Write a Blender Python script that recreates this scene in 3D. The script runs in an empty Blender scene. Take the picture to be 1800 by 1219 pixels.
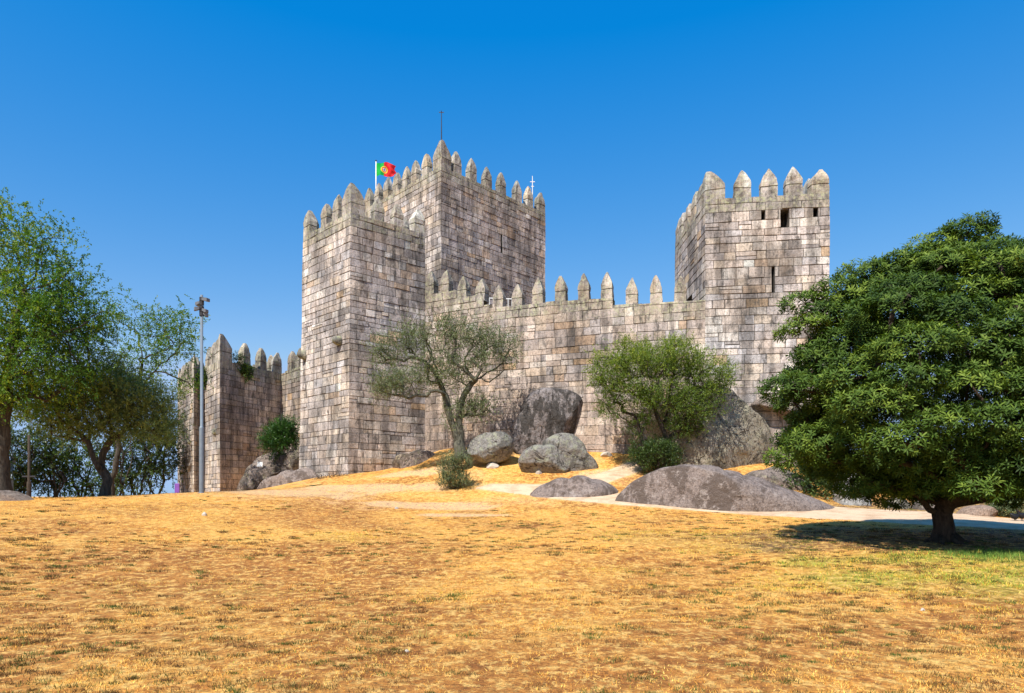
import bpy, math, random
import numpy as np
R = math.radians
# ------------------------------------------------------------------ camera, sky, sun, exposure
scene = bpy.context.scene
EYE = 1.65            # eye height above the ground at the photographer's feet
HY, F = 870.0, 1200.0  # horizon row and focal length in photo pixels
cam_d = bpy.data.cameras.new("camera"); cam = bpy.data.objects.new("camera", cam_d)
scene.collection.objects.link(cam)
cam.location = (0, 0, EYE); cam.rotation_euler = (R(90), 0, 0)
cam_d.sensor_width = 36; cam_d.lens = F / 1800 * 36; cam_d.shift_y = (HY - 609.5) / 1800
cam_d.clip_start = 0.1; cam_d.clip_end = 9000
scene.camera = cam
SUN_EL, SUN_AZ = R(50), math.atan2(-0.50, -0.866)   # direction towards the sun: (-0.50, -0.866)
world = bpy.data.worlds.new("World"); scene.world = world; world.use_nodes = True
wn = world.node_tree; bg = wn.nodes["Background"]
sky = wn.nodes.new("ShaderNodeTexSky"); sky.sky_type = 'NISHITA'; sky.sun_disc = False
sky.sun_elevation = SUN_EL; sky.sun_rotation = SUN_AZ
sky.air_density = 1.0; sky.dust_density = 0.0; sky.ozone_density = 2.0; sky.altitude = 200
hs = wn.nodes.new("ShaderNodeHueSaturation"); hs.inputs['Hue'].default_value = 0.49; hs.inputs['Saturation'].default_value = 1.25; hs.inputs['Value'].default_value = 1.0
tint = wn.nodes.new("ShaderNodeMix"); tint.data_type = 'RGBA'; tint.blend_type = 'MULTIPLY'; tint.inputs[0].default_value = 1.0; tint.inputs[7].default_value = (.72, .98, 1.22, 1)
wn.links.new(sky.outputs[0], hs.inputs['Color']); wn.links.new(hs.outputs[0], tint.inputs[6])
gr1 = wn.nodes.new("ShaderNodeVectorMath"); gr1.operation = 'MULTIPLY_ADD'; gr1.inputs[1].default_value = (1.98, .82, .33); gr1.inputs[2].default_value = (-.102 / .1757, .045 / .1757, .51 / .1757)
gr2 = wn.nodes.new("ShaderNodeVectorMath"); gr2.operation = 'MAXIMUM'; gr2.inputs[1].default_value = (.01, .01, .01)
wn.links.new(tint.outputs[2], gr1.inputs[0]); gr3 = wn.nodes.new("ShaderNodeVectorMath"); gr3.operation = 'MINIMUM'; gr3.inputs[1].default_value = (2.2, 3.3, 5.1)
wn.links.new(gr1.outputs[0], gr2.inputs[0]); wn.links.new(gr2.outputs[0], gr3.inputs[0]); wn.links.new(gr3.outputs[0], bg.inputs[0])
bg.inputs[1].default_value = 0.12
sun_d = bpy.data.lights.new("sun", 'SUN'); sun_d.energy = 5.0; sun_d.angle = R(0.5); sun_d.color = (1, .93, .83)
sun = bpy.data.objects.new("sun", sun_d); scene.collection.objects.link(sun)
ce = math.cos(SUN_EL)
sdir = np.array([-0.50 * ce, -0.866 * ce, math.sin(SUN_EL)])
import mathutils
sun.rotation_euler = mathutils.Vector(sdir).to_track_quat('Z', 'Y').to_euler()
sun.location = (-20, -20, 60)
vs = scene.view_settings
vs.view_transform = 'Standard'; vs.look = 'None'; vs.exposure = 0.55; vs.gamma = 1.0; vs.use_curve_mapping = False

# ------------------------------------------------------------------ helpers
rng = np.random.default_rng(7)
random.seed(7)
def P(px, py, d):
    return np.array([(px - 900) / F * d, d, EYE + (HY - py) / F * d])
def X(px, d): return (px - 900) / F * d

def _hash(ix, iy, iz, s):
    h = (ix.astype(np.int64) * 374761393 + iy.astype(np.int64) * 668265263 + iz.astype(np.int64) * 2147483647 + s * 1274126177) & 0xffffffff
    h = ((h ^ (h >> 13)) * 1274126177) & 0xffffffff
    h = (h ^ (h >> 16)) & 0xffffffff
    return h / 4294967295.0
def vnoise(p, s=0):
    p = np.asarray(p, float); i = np.floor(p).astype(np.int64); f = p - i; f = f * f * (3 - 2 * f)
    o = 0
    for dx in (0, 1):
        for dy in (0, 1):
            for dz in (0, 1):
                w = (f[..., 0] if dx else 1 - f[..., 0]) * (f[..., 1] if dy else 1 - f[..., 1]) * (f[..., 2] if dz else 1 - f[..., 2])
                o = o + w * _hash(i[..., 0] + dx, i[..., 1] + dy, i[..., 2] + dz, s)
    return o
def fbm(p, oct=4, s=0):
    p = np.asarray(p, float); a = 1; t = 0; o = 0
    for k in range(oct):
        o = o + a * (vnoise(p * 2 ** k, s + k) - .5); t += a; a *= .5
    return o / t * 2
def n2(x, y, sc, oct=3, s=0):
    return fbm(np.stack([np.asarray(x) * sc, np.asarray(y) * sc, np.zeros_like(x) + .5], -1), oct, s)

def link(name, me, mat=None, parent=None, smooth=False):
    o = bpy.data.objects.new(name, me); scene.collection.objects.link(o)
    if mat: me.materials.append(mat)
    if parent is not None:
        o.parent = parent
        o.matrix_parent_inverse = mathutils.Matrix.Translation(-parent.location)
    if smooth: me.polygons.foreach_set('use_smooth', np.ones(len(me.polygons), bool))
    return o
def addcol(me, cols):
    a = me.color_attributes.new('Col', 'FLOAT_COLOR', 'POINT')
    c = np.ones((len(me.vertices), 4), np.float32); cols = np.asarray(cols); c[:, :cols.shape[1]] = cols
    a.data.foreach_set('color', c.ravel())
def mesh_py(name, V, Fc, mat=None, parent=None, cols=None, smooth=False):
    me = bpy.data.meshes.new(name); me.from_pydata([tuple(v) for v in V], [], Fc); me.update()
    if cols is not None: addcol(me, cols)
    return link(name, me, mat, parent, smooth)
def mesh_np(name, V, Fc, mat=None, parent=None, cols=None, smooth=False):
    V = np.asarray(V, np.float32); Fc = np.asarray(Fc, np.int32); n, k = Fc.shape
    me = bpy.data.meshes.new(name); me.vertices.add(len(V)); me.vertices.foreach_set('co', V.ravel())
    me.loops.add(n * k); me.loops.foreach_set('vertex_index', Fc.ravel())
    me.polygons.add(n); me.polygons.foreach_set('loop_start', np.arange(0, n * k, k, dtype=np.int32))
    try: me.polygons.foreach_set('loop_total', np.full(n, k, np.int32))
    except Exception: pass
    me.update(calc_edges=True); me.validate()
    if cols is not None: addcol(me, cols)
    return link(name, me, mat, parent, smooth)
def tag(o, label=None, cat=None, group=None, kind=None):
    if label: o['label'] = label
    if cat: o['category'] = cat
    if group: o['group'] = group
    if kind: o['kind'] = kind
    return o
def empty(name, loc, label, cat, group=None):
    o = bpy.data.objects.new(name, None); scene.collection.objects.link(o); o.location = tuple(float(c) for c in loc)
    o.empty_display_size = .3
    return tag(o, label, cat, group)

class MB:
    def __init__(s): s.V = []; s.F = []; s.C = []
    def add(s, V, Fc, col=(1, 1, 1)):
        b = len(s.V); s.V += [tuple(v) for v in V]; s.F += [tuple(b + i for i in f) for f in Fc]
        if np.ndim(col) == 1: s.C += [tuple(col)] * len(V)
        else: s.C += [tuple(c) for c in col]
    def box(s, c, size, rz=0, col=(1, 1, 1), rx=0, bev=0.0):
        hx, hy, hz = [a / 2 for a in size]
        pts = []
        m = mathutils.Euler((rx, 0, rz)).to_matrix()
        if bev <= 0:
            for sx, sy, sz in ((-1,-1,-1),(1,-1,-1),(1,1,-1),(-1,1,-1),(-1,-1,1),(1,-1,1),(1,1,1),(-1,1,1)):
                pts.append(np.array(m @ mathutils.Vector((sx*hx, sy*hy, sz*hz))) + c)
            s.add(pts, [(0,3,2,1),(4,5,6,7),(0,1,5,4),(1,2,6,5),(2,3,7,6),(3,0,4,7)], col)
        else:
            rings = []
            for z, k in ((-hz, bev), (-hz + bev, 0), (hz - bev, 0), (hz, bev)):
                for sx, sy in ((-1,-1),(1,-1),(1,1),(-1,1)):
                    if k == 0:
                        a = [(sx*hx, sy*(hy-bev)), (sx*(hx-bev), sy*hy)]
                    else:
                        a = [(sx*(hx-bev), sy*(hy-2*bev)), (sx*(hx-2*bev), sy*(hy-bev))]
                    if sx*sy < 0: a = a[::-1]
                    if (sx, sy) in ((-1,-1),(1,-1),(1,1),(-1,1)): pass
                    rings.append([(q[0], q[1], z) for q in a])
            pts = [p for r in rings for p in r]
            pts = [np.array(m @ mathutils.Vector(p)) + c for p in pts]
            Fc = []
            for L in range(3):
                for i in range(8):
                    j = (i + 1) % 8; Fc.append((L*8+i, L*8+j, L*8+8+j, L*8+8+i))
            Fc.append(tuple(range(7, -1, -1))); Fc.append(tuple(range(24, 32)))
            s.add(pts, Fc, col)
    def tube(s, pts, rad, n=10, col=(1, 1, 1), cap=True):
        pts = [np.asarray(p, float) for p in pts]; k = len(pts)
        if np.ndim(rad) == 0: rad = [rad] * k
        V = []; Fc = []; u = None
        for i, p in enumerate(pts):
            d = pts[min(i + 1, k - 1)] - pts[max(i - 1, 0)]; d = d / (np.linalg.norm(d) + 1e-9)
            if u is None:
                a = np.array([1., 0, 0]) if abs(d[0]) < .9 else np.array([0, 1., 0])
                u = np.cross(d, a)
            u = u - d * np.dot(u, d); u /= np.linalg.norm(u) + 1e-9; w = np.cross(d, u)
            for j in range(n):
                t = 2 * math.pi * j / n
                V.append(p + rad[i] * (math.cos(t) * u + math.sin(t) * w))
        for i in range(k - 1):
            for j in range(n):
                a, b = i * n + j, i * n + (j + 1) % n
                Fc.append((a, b, b + n, a + n))
        if cap: Fc.append(tuple(range(n - 1, -1, -1))); Fc.append(tuple(range((k - 1) * n, k * n)))
        s.add(V, Fc, col)
    def build(s, name, mat=None, parent=None, smooth=False):
        return mesh_py(name, s.V, s.F, mat, parent, s.C, smooth)

# ------------------------------------------------------------------ node materials
class NT:
    def __init__(s, name):
        s.m = bpy.data.materials.new(name); s.m.use_nodes = True; s.t = s.m.node_tree; s.b = s.t.nodes["Principled BSDF"]
        s.b.inputs['Specular IOR Level'].default_value = .25
    def n(s, typ, **kw):
        x = s.t.nodes.new(typ)
        for k, v in kw.items(): setattr(x, k, v)
        return x
    def l(s, a, b): s.t.links.new(a, b)
    def coord(s, scale=(1, 1, 1)):
        g = s.n("ShaderNodeNewGeometry"); m = s.n("ShaderNodeMapping"); m.inputs['Scale'].default_value = scale
        s.l(g.outputs['Position'], m.inputs['Vector']); return m.outputs[0]
    def noise(s, scale, detail=4, rough=.6, vec=None, dist=0):
        x = s.n("ShaderNodeTexNoise"); x.inputs['Scale'].default_value = scale; x.inputs['Detail'].default_value = detail
        x.inputs['Roughness'].default_value = rough; x.inputs['Distortion'].default_value = dist
        s.l(vec if vec is not None else s.coord(), x.inputs['Vector']); return x.outputs['Fac']
    def ramp(s, fac, *st):
        x = s.n("ShaderNodeValToRGB"); e = x.color_ramp.elements
        while len(e) < len(st): e.new(.5)
        for i, (p, c) in enumerate(st):
            e[i].position = p; e[i].color = (c, c, c, 1) if np.ndim(c) == 0 else (*c, 1)
        s.l(fac, x.inputs[0]); return x.outputs[0]
    def mix(s, fac, a, b, mode='MIX'):
        x = s.n("ShaderNodeMix", data_type='RGBA', blend_type=mode)
        for v, i in ((fac, 0), (a, 6), (b, 7)):
            if isinstance(v, (int, float)): x.inputs[i].default_value = v if i == 0 else (v, v, v, 1)
            elif isinstance(v, tuple): x.inputs[i].default_value = (*v, 1)
            else: s.l(v, x.inputs[i])
        return x.outputs[2]
    def math(s, op, a, b=0.5):
        x = s.n("ShaderNodeMath", operation=op)
        for v, i in ((a, 0), (b, 1)):
            if isinstance(v, (int, float)): x.inputs[i].default_value = v
            else: s.l(v, x.inputs[i])
        return x.outputs[0]
    def attr(s, name='Col'):
        x = s.n("ShaderNodeAttribute"); x.attribute_name = name; return x
    def bump(s, h, strength=.5, dist=.05):
        x = s.n("ShaderNodeBump"); x.inputs['Strength'].default_value = strength; x.inputs['Distance'].default_value = dist
        s.l(h, x.inputs['Height']); s.l(x.outputs[0], s.b.inputs['Normal'])
    def out(s, col, rough=.9):
        if isinstance(col, tuple): s.b.inputs['Base Color'].default_value = (*col, 1)
        else: s.l(col, s.b.inputs['Base Color'])
        s.b.inputs['Roughness'].default_value = rough; return s.m

def mat_plain(name, col, rough=.6, metal=0):
    t = NT(name); t.b.inputs['Metallic'].default_value = metal; v = t.noise(6, 3)
    return t.out(t.mix(1.0, t.mix(.0, col, col), t.ramp(v, (.3, .82), (.7, 1.0)), 'MULTIPLY'), rough)

def mat_stone():
    t = NT("granite_masonry"); a = t.attr()
    sp = t.ramp(t.noise(9, 7, .85), (.36, .38), (.50, 1.0), (.70, 1.22))          # coarse grain
    fine = t.ramp(t.noise(60, 3, .8), (.35, .72), (.65, 1.15))
    st = t.ramp(t.noise(1.0, 6, .68, t.coord((2.2, 2.2, .25)), .4), (.41, .34), (.54, 1.0))   # rain streaks
    big = t.ramp(t.noise(.30, 6, .66, t.coord((1, 1, .8))), (.40, .52), (.56, 1.16))
    c = t.mix(1.0, a.outputs['Color'], sp, 'MULTIPLY'); c = t.mix(.8, c, fine, 'MULTIPLY')
    c = t.mix(.75, c, st, 'MULTIPLY'); c = t.mix(.9, c, big, 'MULTIPLY')
    bio = t.ramp(t.noise(2.6, 7, .75, t.coord((1, 1, .5))), (.54, 0.0), (.63, .78))   # black biofilm
    bio2 = t.math('MULTIPLY', t.ramp(t.noise(1.6, 7, .75, t.coord((1.6, 1.6, .4))), (.44, 0.0), (.56, .75)), a.outputs['Alpha'])
    c = t.mix(bio, c, (.06, .056, .052)); c = t.mix(bio2, c, (.075, .07, .062))
    spk = t.ramp(t.noise(13, 8, .9), (.555, 0.0), (.60, .7)); c = t.mix(spk, c, (.10, .095, .09))
    li = t.math('MULTIPLY', t.ramp(t.noise(5.5, 5, .7), (.48, 0.0), (.60, 1.0)), a.outputs['Alpha'])
    c = t.mix(li, c, (.40, .41, .25))
    warm = t.ramp(t.noise(.7, 4, .6), (.52, 0.0), (.72, .18)); c = t.mix(warm, c, (.52, .34, .20))
    t.bump(t.math('ADD', t.noise(22, 6, .75), t.math('MULTIPLY', t.noise(4, 4), 1.5)), .75, .035)
    return t.out(c, .93)
def mat_rock(name, base, dark, lich, dk=.5, lk=.55, crack=.9):
    t = NT(name)
    sp = t.ramp(t.noise(11, 7, .85), (.36, .35), (.52, 1.0), (.70, 1.3))
    c = t.mix(1.0, base, sp, 'MULTIPLY')
    pat = t.ramp(t.noise(.9, 6, .7, t.coord((1.2, 1.2, .5))), (dk, 0.0), (dk + .045, .85)); c = t.mix(pat, c, dark)
    l = t.ramp(t.noise(3.2, 7, .78), (lk, 0.0), (lk + .05, .75)); c = t.mix(l, c, lich)
    l2 = t.ramp(t.noise(7.0, 8, .88), (.555, 0.0), (.59, .85)); c = t.mix(l2, c, dark)
    ck = t.ramp(t.noise(.75, 4, .55, None, .8), (.490, 0.0), (.4965, crack), (.5035, crack), (.51, 0.0)); c = t.mix(ck, c, (.05, .042, .036))
    c = t.mix(.7, c, t.ramp(t.noise(70, 2, .8), (.35, .65), (.65, 1.2)), 'MULTIPLY')
    t.bump(t.math('SUBTRACT', t.math('ADD', t.noise(12, 8, .85), t.math('MULTIPLY', t.noise(2.2, 6, .75), 2.8)), t.math('MULTIPLY', ck, .6)), 1.0, .10)
    return t.out(c, .92)
def mat_leaf(name, c1, c2, c3, rough=.45, trans=.22, spec=.4):
    t = NT(name); a = t.attr(); t.b.inputs['Specular IOR Level'].default_value = spec
    sep = t.n("ShaderNodeSeparateColor"); t.l(a.outputs['Color'], sep.inputs[0])
    c = t.ramp(sep.outputs[0], (0, c1), (.55, c2), (1, c3))
    t.out(c, rough)
    tr = t.n("ShaderNodeBsdfTranslucent"); t.l(t.mix(1.0, c, (1.2, 1.35, .5), 'MULTIPLY'), tr.inputs[0])
    mx = t.n("ShaderNodeMixShader"); mx.inputs[0].default_value = trans
    out = t.t.nodes["Material Output"]; t.l(t.b.outputs[0], mx.inputs[1]); t.l(tr.outputs[0], mx.inputs[2]); t.l(mx.outputs[0], out.inputs[0])
    return t.m
def mat_bark(name, c1, c2):
    t = NT(name); v = t.noise(3.0, 6, .75, t.coord((4, 4, .9)), .6)
    t.bump(v, 1.0, .06); return t.out(t.ramp(v, (.35, c1), (.62, c2)), .95)

M_STONE = mat_stone()
M_ROCK = mat_rock("grey_granite", (.36, .335, .335), (.10, .095, .09), (.47, .46, .36), .56, .56)
M_ROCKD = mat_rock("streaked_granite", (.36, .32, .31), (.06, .055, .05), (.62, .59, .54), .46, .64)
M_ROCKL = mat_rock("lichen_granite", (.33, .31, .285), (.15, .145, .13), (.42, .43, .31), .54, .52)
M_ROCKB = mat_rock("brown_granite", (.36, .29, .25), (.13, .11, .09), (.46, .42, .27), .52, .55)
M_DOME = mat_rock("weathered_granite", (.37, .30, .265), (.15, .115, .095), (.50, .43, .39), .50, .56, .12)
M_ROCKP = mat_rock("mottled_granite", (.42, .37, .29), (.11, .10, .075), (.46, .43, .31), .53, .50)
M_BARK = mat_bark("grey_bark", (.045, .038, .032), (.20, .175, .15))
M_BARKT = mat_bark("dark_tree_bark", (.022, .019, .015), (.10, .085, .068))
M_BARKO = mat_bark("olive_bark", (.04, .036, .03), (.26, .25, .22))
M_BARKG = mat_bark("mossy_bark", (.03, .03, .022), (.15, .145, .11))
M_BARKD = mat_bark("dark_bark", (.022, .017, .013), (.085, .064, .048))
M_METAL = mat_plain("grey_painted_metal", (.21, .25, .29), .4, .3)
M_LAMP = mat_plain("lamp_housing", (.17, .18, .20), .5, .2)
M_DARKM = mat_plain("dark_metal", (.05, .05, .055), .5, .2)
M_WHITE = mat_plain("white_paint", (.78, .78, .76), .5)

# ------------------------------------------------------------------ ground height
CP = [(-200, 1219, 5.6), (900, 1219, 5.6), (1800, 1219, 5.6), (2300, 1219, 5.6)]
CP = [P(*c) for c in CP] + [np.array([x, y, 0.]) for x in (-14, 0, 14) for y in (-8, 0)]
for c in [(0, 880, 24), (100, 878, 25), (200, 875, 26), (355, 866, 28), (440, 862, 32), (-250, 884, 23),
          (612, 833, 37), (527, 846, 38.5), (700, 825, 37.6), (745, 806, 40.1), (800, 858, 31.5), (760, 795, 39.6), (870, 818, 34.4),
          (910, 797, 36.2), (985, 828, 33.2), (1045, 826, 33.2), (1080, 802, 35.0), (1160, 834, 32.4), (1240, 828, 32.8), (1362, 828, 32.2),
          (860, 864, 30.5), (935, 871, 29.5), (1100, 887, 27), (1250, 898, 25.6), (1370, 907, 24.3), (1490, 911, 23.5),
          (1490, 886, 28), (1650, 900, 25), (1800, 916, 23), (1660, 953, 16.3), (1800, 940, 18), (1400, 935, 18.5), (2200, 950, 17),
          (1560, 868, 31), (1700, 872, 31), (1900, 880, 30), (1300, 800, 36), (600, 862, 31), (600, 905, 24), (300, 905, 21), (600, 1010, 13.5),
          (900, 980, 15), (1200, 1010, 13), (1060, 833, 32.4)]:
    CP.append(P(*c))
for x, y, z in [(-26, 34, 1.2), (-14, 36, 1.75), (-20, 36, 1.3), (-30, 45, .2), (-20, 45, 1.0), (-26, 55, .2), (-15, 41.5, 2.0), (-14.5, 47, 2.2), (-36, 30, .6),
                (0, 55, 5), (12, 50, 4.5), (-8, 55, 4), (24, 42, 2.6), (30, 30, 1.3), (30, 18, .6), (36, 45, 1.5), (13, 38, 4.2), (18, 38, 3.6), (-2, 45, 5), (-5, 43, 4.6)]:
    CP.append(np.array([x, y, z], float))
CP = np.array(CP)
def _k(r2): return r2 * np.log(r2 + 1e-6) * .5
def _tps():
    n = len(CP); S = 10.
    p = CP[:, :2] / S; D = ((p[:, None] - p[None]) ** 2).sum(-1)
    A = np.zeros((n + 3, n + 3)); A[:n, :n] = _k(D) + np.eye(n) * .004
    A[:n, n] = 1; A[:n, n + 1:] = p; A[n, :n] = 1; A[n + 1:, :n] = p.T
    b = np.zeros(n + 3); b[:n] = CP[:, 2]; return np.linalg.solve(A, b)
_W = _tps()
def G0(x, y):
    x = np.asarray(x, float); y = np.asarray(y, float)
    xc = np.clip(x, -38, 38); yc = np.clip(y, -8, 58)
    q = np.stack([xc.ravel() / 10, yc.ravel() / 10], -1); o = np.empty(len(q))
    p = CP[:, :2] / 10; n = len(CP)
    for a in range(0, len(q), 20000):
        s = q[a:a + 20000]; D = ((s[:, None] - p[None]) ** 2).sum(-1)
        o[a:a + 20000] = _k(D) @ _W[:n] + _W[n] + s @ _W[n + 1:]
    o = o.reshape(x.shape)
    r = np.hypot(x - xc, y - yc); t = np.clip(r / 90, 0, 1); t = t * t * (3 - 2 * t)
    return o * (1 - t) + (-14) * t
def G(x, y):
    x = np.asarray(x, float); y = np.asarray(y, float)
    return G0(x, y) + .035 * n2(x, y, .45, 3, 3) + .012 * n2(x, y, 2.1, 3, 5)
def g1(x, y): return float(G(np.array([x]), np.array([y]))[0])
def hit(px, py):
    d = np.linspace(5, 48, 1200); x = X(px, d); z = EYE + (HY - py) / F * d; gz = G(x, d)
    i = np.argmax(z < gz); i = i if z[i] < gz[i] else 700
    return np.array([x[i], d[i]])

def inpoly(x, y, poly):
    c = np.zeros(x.shape, bool); n = len(poly)
    for i in range(n):
        x1, y1 = poly[i]; x2, y2 = poly[(i + 1) % n]
        k = ((y1 > y) != (y2 > y)) & (x < (x2 - x1) * (y - y1) / (y2 - y1 + 1e-12) + x1); c ^= k
    return c
def pdist(x, y, poly, closed=False):
    o = np.full(x.shape, 1e9); n = len(poly)
    for i in range(n if closed else n - 1):
        a = np.array(poly[i]); b = np.array(poly[(i + 1) % n]); d = b - a; L = d @ d + 1e-9
        t = np.clip(((x - a[0]) * d[0] + (y - a[1]) * d[1]) / L, 0, 1)
        o = np.minimum(o, np.hypot(x - a[0] - t * d[0], y - a[1] - t * d[1]))
    return o

# the sandy path: in front of the rock domes, forking up towards the wall
PATH_NEAR = [(-1.6, 31.2), (.75, 29.6), (2.2, 28.4), (4.4, 27.0), (7.3, 25.5), (9.6, 24.2), (11.4, 22.7), (13.4, 20.4), (16.5, 18.0), (26, 14)]
PATH_FAR = [(28, 21), (19, 22.5), (15.8, 24.6), (14.2, 26.2), (12.2, 27.2), (11.0, 25.4), (9.9, 25.8), (7.6, 27.2), (5.0, 28.8), (3.5, 29.8), (4.4, 31.2), (6.0, 32.8), (6.9, 34.2), (6.4, 34.5), (4.4, 32.6), (1.8, 31.0), (-1.0, 31.6)]
PATH_POLY = PATH_NEAR + PATH_FAR

def sig(v): return 1 / (1 + np.exp(-v))
def ground_masks(x, y):
    e = n2(x, y, .5, 4, 21); e2 = n2(x, y, 1.7, 4, 22)
    def blob(cx, cy, rx, ry, k=3): return np.clip(sig((1 - np.hypot((x - cx) / rx, (y - cy) / ry) + .9 * e + .3 * e2) * 5) * 1.05, 0, 1)
    bare = np.zeros_like(x)
    for b in [(-9.5, 29.5, 3.6, 1.6), (-6.5, 31.5, 3.5, 1.2), (-3.2, 27.5, 2.8, .9), (-5, 35, 2, .8), (-1.5, 25, 2.0, .4),
              (9.5, 7.2, 2.2, .7), (11.5, 9.2, 2.5, .5), (4.5, 32.5, 1.2, .5)]:
        bare = np.maximum(bare, blob(*b))
    green = np.zeros_like(x)
    for b in [(10.6, 13.9, 4.4, .95), (14.5, 13.4, 4, .99), (11.6, 11.8, 5.4, 2.2)]:
        green = np.maximum(green, blob(*b) * (1.0 if b[3] < 1 else .85))
    green = np.maximum(green, .30 * sig((n2(x, y, .22, 3, 31) - .28) * 14) * (y < 20))
    soil_shade = np.zeros_like(x)  # dark earth patches; those around the big tree also carry painted shade
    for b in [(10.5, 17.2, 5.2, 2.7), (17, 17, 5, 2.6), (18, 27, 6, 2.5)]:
        soil_shade = np.maximum(soil_shade, blob(*b))
    pd = pdist(x, y, PATH_POLY, True); soil_shade = soil_shade * (1 - .0 * pd)
    bare = np.maximum(bare, .42 * np.clip((y - 21) / 6, 0, 1) * np.clip(.6 + 1.5 * n2(x, y, .35, 3, 91), 0, 1)); bare = np.maximum(bare, np.exp(-(pd / .35) ** 2) * .7)
    return bare, green, soil_shade
def ground_zone(x, y):
    z = .43 + 1.2 * n2(x, y, .16, 4, 81) + .35 * n2(x, y, .7, 3, 82)
    z = z + .5 * np.exp(-(((x + 8) / 6) ** 2 + ((y - 14.5) / 3) ** 2)) + .3 * np.exp(-(((x - 5) / 5) ** 2 + ((y - 8) / 1.6) ** 2))
    return np.clip(z, 0, 1)
def axis(lo, hi, step, far, k=1.28):
    a = list(np.arange(lo, hi + 1e-6, step)); s = step; v = hi
    while v < far: s *= k; v += s; a.append(v)
    s = step; v = lo; b = []
    while v > -far: s *= k; v -= s; b.append(v)
    return np.array(b[::-1] + a)
def build_ground():
    ax = axis(-36, 36, .3, 5000); ay = axis(-2, 56, .27, 5000)
    gx, gy = np.meshgrid(ax, ay); z = G(gx, gy)
    V = np.stack([gx.ravel(), gy.ravel(), z.ravel()], -1); nx = len(ax)
    i, j = np.meshgrid(np.arange(nx - 1), np.arange(len(ay) - 1)); a = (j * nx + i).ravel()
    Fc = np.stack([a, a + 1, a + 1 + nx, a + nx], -1)
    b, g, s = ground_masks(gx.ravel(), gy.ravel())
    t = NT("dry_grass_ground"); at = t.attr(); sep = t.n("ShaderNodeSeparateColor"); t.l(at.outputs['Color'], sep.inputs[0])
    big = t.noise(.33, 5, .6); mid = t.noise(2.2, 6, .7, t.coord((1, .8, 1))); fine = t.noise(19, 5, .8)
    m2_ = t.noise(5, 5, .7)
    c = t.ramp(big, (.40, (.30, .105, .02)), (.49, (.57, .225, .042)), (.60, (.68, .34, .07)))
    c = t.mix(t.ramp(mid, (.40, 0.0), (.62, .85)), c, (.82, .445, .10))
    c = t.mix(t.ramp(mid, (.30, .65), (.40, 0.0)), c, (.26, .125, .05))
    c = t.mix(t.ramp(at.outputs['Alpha'], (.45, 0.0), (.85, .8)), c, t.ramp(mid, (.38, (.24, .085, .02)), (.62, (.52, .20, .042))))
    c = t.mix(t.ramp(sep.outputs[1], (.12, 0.0), (.9, .92)), c, t.ramp(m2_, (.4, (.20, .26, .03)), (.6, (.50, .44, .06))))
    c = t.mix(t.ramp(t.math('ADD', sep.outputs[0], t.math('MULTIPLY', t.math('SUBTRACT', mid, .5), .9)), (.25, 0.0), (.75, .85)), c, (.70, .47, .27))
    c = t.mix(t.ramp(sep.outputs[2], (.2, 0.0), (.9, .9)), c, (.12, .078, .048))  # earth colour, darkened further to paint in the big tree's shadow
    m2 = t.noise(6.5, 6, .75, t.coord((1, .75, 1)))
    c = t.mix(t.ramp(m2, (.50, 0.0), (.58, .75)), c, (.86, .53, .155)); c = t.mix(t.ramp(m2, (.38, .7), (.46, 0.0)), c, (.33, .125, .028))
    c = t.mix(1.0, c, t.ramp(fine, (.36, .42), (.52, 1.0), (.68, 1.3)), 'MULTIPLY')
    sp = t.ramp(t.noise(6.5, 6, .8, t.coord((1, 1, 1))), (.60, 0.0), (.66, .8)); c = t.mix(sp, c, (.15, .085, .03))
    t.bump(t.math('ADD', fine, t.math('MULTIPLY', mid, 1.5)), .8, .05); t.out(c, .95)
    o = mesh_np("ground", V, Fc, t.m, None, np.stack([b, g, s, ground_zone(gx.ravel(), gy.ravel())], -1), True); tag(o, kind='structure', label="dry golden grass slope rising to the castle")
    # path sheet
    ax = np.arange(-3, 28.5, .22); ay = np.arange(13, 37, .22); gx, gy = np.meshgrid(ax, ay); nx = len(ax)
    j1 = .18 * n2(gx, gy, 1.1, 3, 41); inside = inpoly(gx + j1, gy + j1, PATH_POLY)
    dd = pdist(gx, gy, PATH_POLY, True) * np.where(inside, 1, -1)
    lift = np.clip(dd * .12 + .012, -.05, .03)
    V = np.stack([gx.ravel(), gy.ravel(), (G(gx, gy) + lift).ravel()], -1)
    i, j = np.meshgrid(np.arange(nx - 1), np.arange(len(ay) - 1)); a = (j * nx + i).ravel()
    Fc = np.stack([a, a + 1, a + 1 + nx, a + nx], -1); keep = (dd.ravel()[Fc] > -.35).all(1); Fc = Fc[keep]
    us = np.unique(Fc); mp = np.full(len(V), -1); mp[us] = np.arange(len(us)); V = V[us]; Fc = mp[Fc]
    t = NT("pale_sand_path"); c = t.ramp(t.noise(1.4, 6, .7), (.36, (.46, .31, .19)), (.55, (.64, .47, .31)))
    c = t.mix(.8, c, t.ramp(t.noise(26, 5, .8), (.35, .7), (.6, 1.1)), 'MULTIPLY')
    t.bump(t.noise(16, 6, .8), .5, .03); t.out(c, .95)
    o = mesh_np("path", V, Fc, t.m, None, None, True); tag(o, kind='structure', label="pale sandy path passing in front of the low rock domes")
build_ground()

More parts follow.
